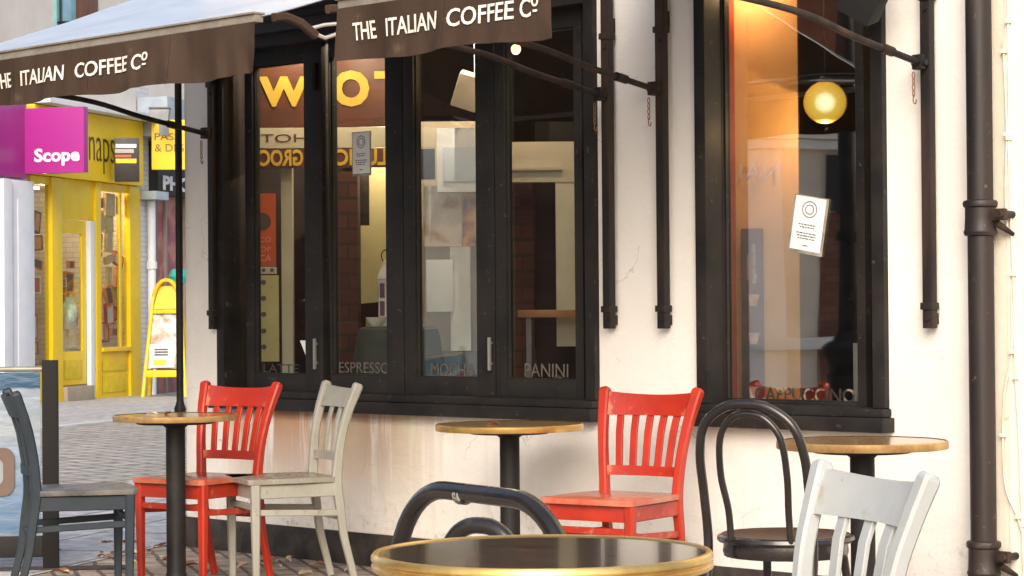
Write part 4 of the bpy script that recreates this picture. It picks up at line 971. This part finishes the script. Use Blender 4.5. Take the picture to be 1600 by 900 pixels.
# charity shop to the left
cs = shop('charity_shop', 'white painted shopfront with magenta fascia left of the yellow shop')
bx(cs, 'wall', WHI, -8, T(50)-.11, 0, 5, 0, 3.0, 0, False); bx(cs, 'upper_wall', UPW, -8, T(50)-.11, .0, 5, 3.001, 9, 0, False)
bx(cs, 'pilaster', WHI, T(14), T(47), -.08, 0, .0, 2.95, .01); bx(cs, 'pilaster', WHI, T(-5), T(9), -.12, 0, 0, 2.95, .02)
bx(cs, 'raised_panel', WHI, T(20), T(42), -.095, -.081, .5, 2.7, .006)
bx(cs, 'fascia', MAG, -7, T(35), -.08, -.01, 2.98, 4.02, .01)
sg = empty('projecting_sign', RM @ Vector((T(35)+.02, -.02, 3.06)), RROT, 'magenta square sign reading Scope hung across the yellow fascia', 'sign')
m = MB(); m.box(-.06, .06, -.92, 0, -.02, .84, .01); m.build('box', MAG, sg)
text('Scope', .66, .23, (-.061, -.53, .19), pmat('white letters', (.9, .88, .9)), sg, M=Matrix.Rotation(R(-90), 4, 'Z'), depth=.006, bold=.03)
# photo shop to the right
ph = shop('photo_shop', 'white brick and dark fronted photo shop right of the yellow shop')
bx(ph, 'wall', WHB, 2.70, 3.10, 0, 5, 0, 9, 0, False); bx(ph, 'upper_wall', UPW, 3.101, 14, .0, 5, 3.3, 9, 0, False)
bx(ph, 'shopfront', pmat('grey brown front', (.22, .18, .15), rough=.6), 3.101, 3.35, -.02, .2, 0, 2.95); bx(ph, 'fascia', pmat('black fascia', (.015, .013, .012), rough=.4), 3.101, 14, -.15, .1, 2.95, 3.75)
text('PHOTO', 1.6, .22, (4.05, -.155, 3.13), pmat('white letters', (.9, .88, .9)), ph, depth=.01, bold=.04)
bx(ph, 'window_pane', blotch('poster window', [(.3, (.28, .10, .09)), (.45, (.42, .18, .14)), (.55, (.30, .08, .10)), (.7, (.16, .08, .06))], 2.2), 3.351, 14, .02, .06, .0, 2.949, 0, False)
for t in (3.62, 4.3): bx(ph, 'window_mullion', pmat('brown mullion', (.30, .24, .20)), t, t+.06, -.02, .02, 0, 2.949)
# signs
ps = empty('projecting_sign', RM @ Vector((3.35, -.16, 2.78)), RROT, 'yellow passport and digital photo sign beside the white downpipe', 'sign')
kx = (3.35*0+33.9)/F
pY = P(237, 265, 33.5); M0 = RM.inverted()
pl_ = M0 @ pY
ps.location = pY; ps.rotation_euler = (0, 0, A+R(6)); k = 33.5/F
m = MB(); m.box(0, 78*k, 0, .10, 0, 78*k, .01); m.build('box', YELS, ps)
for body, a, b, y0, y1 in (('PASS', 5, 43, 46, 57), ('& DIG', 5, 50, 28, 40)):
    text(body, (b-a)*k, (y1-y0)*k, ((a+b)/2*k, -.002, (y0+y1)/2*k), pmat('brown letters', (.25, .14, .02)), ps, depth=.003)
bk = P(179, 283, 32.4); b2 = empty('projecting_sign', bk, A+R(8), 'black sign box with small coloured lines next to the yellow fascia', 'sign'); k = 32.4/F
m = MB(); m.box(0, 38*k, 0, .25, 0, 68*k, .01); m.build('box', pmat('black sign', (.02, .016, .014), rough=.4), b2)
for (a, b, y0, y1, mt) in ((2, 34, 52, 58, WHI), (1, 30, 44, 50, pmat('dirty white', (.5, .47, .4))), (1, 26, 37, 41, gifts[0]), (2, 34, 28, 35, YELS)):
    m = MB(); m.box(a*k, b*k, -.006, -.001, y0*k, y1*k, .001); m.build('stripe', mt, b2)
dpw = bx(ph, 'shop_gutter', pmat('blue grey', (.42, .50, .56), rough=.4), 2.72, 3.15, -.3, -.05, 2.86, 2.98)
bx(ph, 'canopy_box', pmat('blue grey canopy', (.36, .42, .48), (.28, .33, .38), rough=.4), 2.70, 3.3, -.5, -.02, 3.78, 4.35)
wd = empty('downpipe', RM @ Vector((2.98, -.10, 0)), RROT, 'white downpipe between the yellow shop and the photo shop', 'drainpipe')
m = MB(); m.tube([(0, 0, 0), (0, 0, 2.85)], .06, 16); m.build('pipe', WHI, wd); m = MB(); m.lathe([(.06, -.06), (.08, -.05), (.08, .05), (.06, .06)], (0, 0, 1.9), 16); m.build('collar', WHI, wd)
ln = P(250, 185, 33.0); lo2 = empty('wall_lantern', ln, A, 'grey boxy lantern above the yellow photo sign', 'lamp'); k = 33/F
m = MB(); m.prism([(-14*k, -4*k), (14*k, -4*k), (16*k, 14*k), (-16*k, 14*k)], -.1, .1, .01); m.build('housing', pmat('grey housing', (.30, .31, .32), (.22, .23, .24), rough=.5), lo2)
m = MB(); m.box(-16*k, 16*k, -.12, .12, 14.2*k, 17*k, .01); m.build('cap', pmat('slate cap', (.12, .13, .14)), lo2)
# a-board
ab = empty('pavement_sign', GD(262, 620), A+R(-4), 'yellow arched pavement sign board with photo samples beside the photo shop', 'sign'); k = (GD(262, 614)-CP).dot(FW)/F
def frame_arch(y, lean):
    mb = MB(); pts = [(-32*k, 0), (-22*k, 128*k)]
    for i in range(13): t = math.pi-i*math.pi/12; pts.append((22*k*math.cos(t)*1.0, 130*k+44*k*math.sin(t)))
    pts += [(22*k, 128*k), (32*k, 0)]
    mb.sweep([(x, y+lean*z, z) for x, z in pts], (.10, .05), side=(0, 1, 0)); return mb
frame_arch(-.20, .14).build('frame', YEL, ab); frame_arch(.2, -.14).build('rear_frame', YEL, ab)
m = MB(); m.box(-24*k, 24*k, -.03, .0, 124*k, 130*k, .004, M=Matrix.Translation((0, -.04, 0))); m.box(-29*k, 29*k, -.03, .0, 30*k, 40*k, .004, M=Matrix.Translation((0, -.20, 0))); m.build('cross_bar', YEL, ab)
def lean_panel(x0, x1, z0, z1, m_, name, dy=0, x0t=None, x1t=None):
    mb = MB(); f = lambda z: -.20+.14*z+dy
    v = [Vector((x, f(z)+d_, z)) for d_ in (0, .012) for x, z in ((x0, z0), (x1, z0), (x1t if x1t is not None else x1, z1), (x0t if x0t is not None else x0, z1))]
    mb._add(v, [(0, 1, 2, 3), (7, 6, 5, 4), (0, 4, 5, 1), (1, 5, 6, 2), (2, 6, 7, 3), (3, 7, 4, 0)]); return mb.build(name, m_, ab, smooth=False)
lean_panel(-28*k, 28*k, 42*k, 122*k, blotch('photo samples', [(.35, (.20, .13, .08)), (.48, (.45, .36, .28)), (.55, (.72, .68, .62)), (.66, (.35, .18, .10))], 3.2), 'photo_panel', 0, -23*k, 23*k)
lean_panel(-20*k, 20*k, 131*k, 165*k, YELS, 'header', .0, -12*k, 12*k)
lean_panel(-24*k, 14*k, 44*k, 78*k, PAPER, 'paper_sheet', -.03); lean_panel(-18*k, 2*k, 48*k, 56*k, YELS, 'printed_box', -.045)
for z in (62, 66, 70): lean_panel(-16*k, 4*k, z*k, (z+2)*k, INK, 'text_line', -.045)
fg_ = P(279, 432, 33.2); m = MB(); m.lathe([(0, 0), (.10, .02), (.14, .12), (.10, .22), (0, .25)], fg_-Vector((0, 0, .12)), 16)
tag(m.build('balloon', pmat('teal', (.02, .42, .40), rough=.4)), 'small teal ball shape just above the yellow pavement sign', 'ornament')

# ---------------------------------------------------------------- building across the square, seen in the glass
ob = empty('opposite_building', (-15.56, -8.56, 0), R(135), 'pale stucco building with cornice and dark openings across the square', 'building')
ZV = 22.0; ox = lambda px: -(px-800)/F*ZV; oz = lambda px, py: P(px, py, ZV).z
STU = pmat('pale stucco', (.80, .77, .70), (.72, .69, .62), rough=.7, scale=2); DKB = brickwall('dark red brick', (.10, .03, .02), (.06, .02, .015), (.04, .03, .025)); OPN = pmat('dark opening', (.012, .012, .014), rough=.3)
bx(ob, 'wall', DKB, ox(1000), ox(200), 0, 6, 0, 9, 0, False)
bx(ob, 'stucco_wall', pmat('grey tan stucco', (.72, .62, .50), (.62, .53, .42), rough=.8, scale=3), ox(1900), ox(1000)-.001, .001, 6, 0, 9, 0, False)
bx(ob, 'brick_panel', brickwall('brown red brick', (.22, .08, .05), (.15, .055, .035), (.10, .07, .05)), ox(1304), ox(1252), -.02, 0, .1, oz(1290, 330), 0, False)
bx(ob, 'upper_panel', pmat('red brown render', (.22, .07, .03), (.16, .05, .02), rough=.7), ox(1900), ox(1000), -.02, 0, oz(1250, 178), 7, 0, False)

zc0, zc1 = oz(1250, 232), oz(1250, 183)
for i, (a, b, o_) in enumerate(((zc0, zc0+.09, -.10), (zc0+.095, zc0+.16, -.16), (zc0+.165, zc0+.24, -.22), (zc0+.245, zc1, -.28))): bx(ob, 'cornice', STU, ox(1900), ox(1000), o_, -.001, a, b, .01)
bx(ob, 'pier', STU, ox(1420), ox(1308), -.06, 0, 0, zc0-.01, .01); bx(ob, 'pier', STU, ox(1206), ox(1100), -.06, 0, 0, zc0-.01, .01)
bx(ob, 'opening', OPN, ox(1308), ox(1270), -.06, -.021, oz(1290, 328), oz(1290, 240), 0, False)
bx(ob, 'plinth_moulding', STU, ox(1900), ox(1150), -.14, -.061, oz(1250, 546), oz(1250, 527), .01)
bx(ob, 'shopfront', STU, ox(760), ox(640), -.05, 0, 0, oz(700, 200), .01); 
lp = Vector(P(1297, 500, 15.0)); lp.y = -lp.y; lp.z = 0
la = empty('lamp_post', lp, 0, 'black cast iron lamp post with flared fluted base across the pavement', 'street lamp')
zb_ = P(1297, 590, 15).z
m = MB(); m.lathe([(.0, 0), (.20, 0), (.20, .12), (.15, .16), (.13, zb_-.05), (.15, zb_), (.12, zb_+.03), (.14, zb_+.10), (.19, zb_+.17), (.18, zb_+.20), (.10, zb_+.24), (.075, zb_+.30)], n=12); m.build('base', IRON, la)
m = MB(); m.tube([(0, 0, zb_+.28), (0, 0, 2.1), (0, 0, 4.6)], [.075, .06, .04], 16); m.tube([(0, 0, 1.62), (0, 0, 1.68)], .085, 16); m.tube([(-.3, 0, 4.2), (.3, 0, 4.2)], .018, 10); m.build('shaft', IRON, la)
m = MB(); m.lathe([(0, 4.6), (.10, 4.62), (.20, 5.05), (.0, 5.05)], n=6); m.build('lantern', pmat('pale lantern glass', (.6, .6, .55), rough=.2), la)
m = MB(); m.lathe([(.23, 5.05), (.16, 5.2), (.03, 5.3), (0, 5.36)], n=6); m.build('lantern_cap', IRON, la)
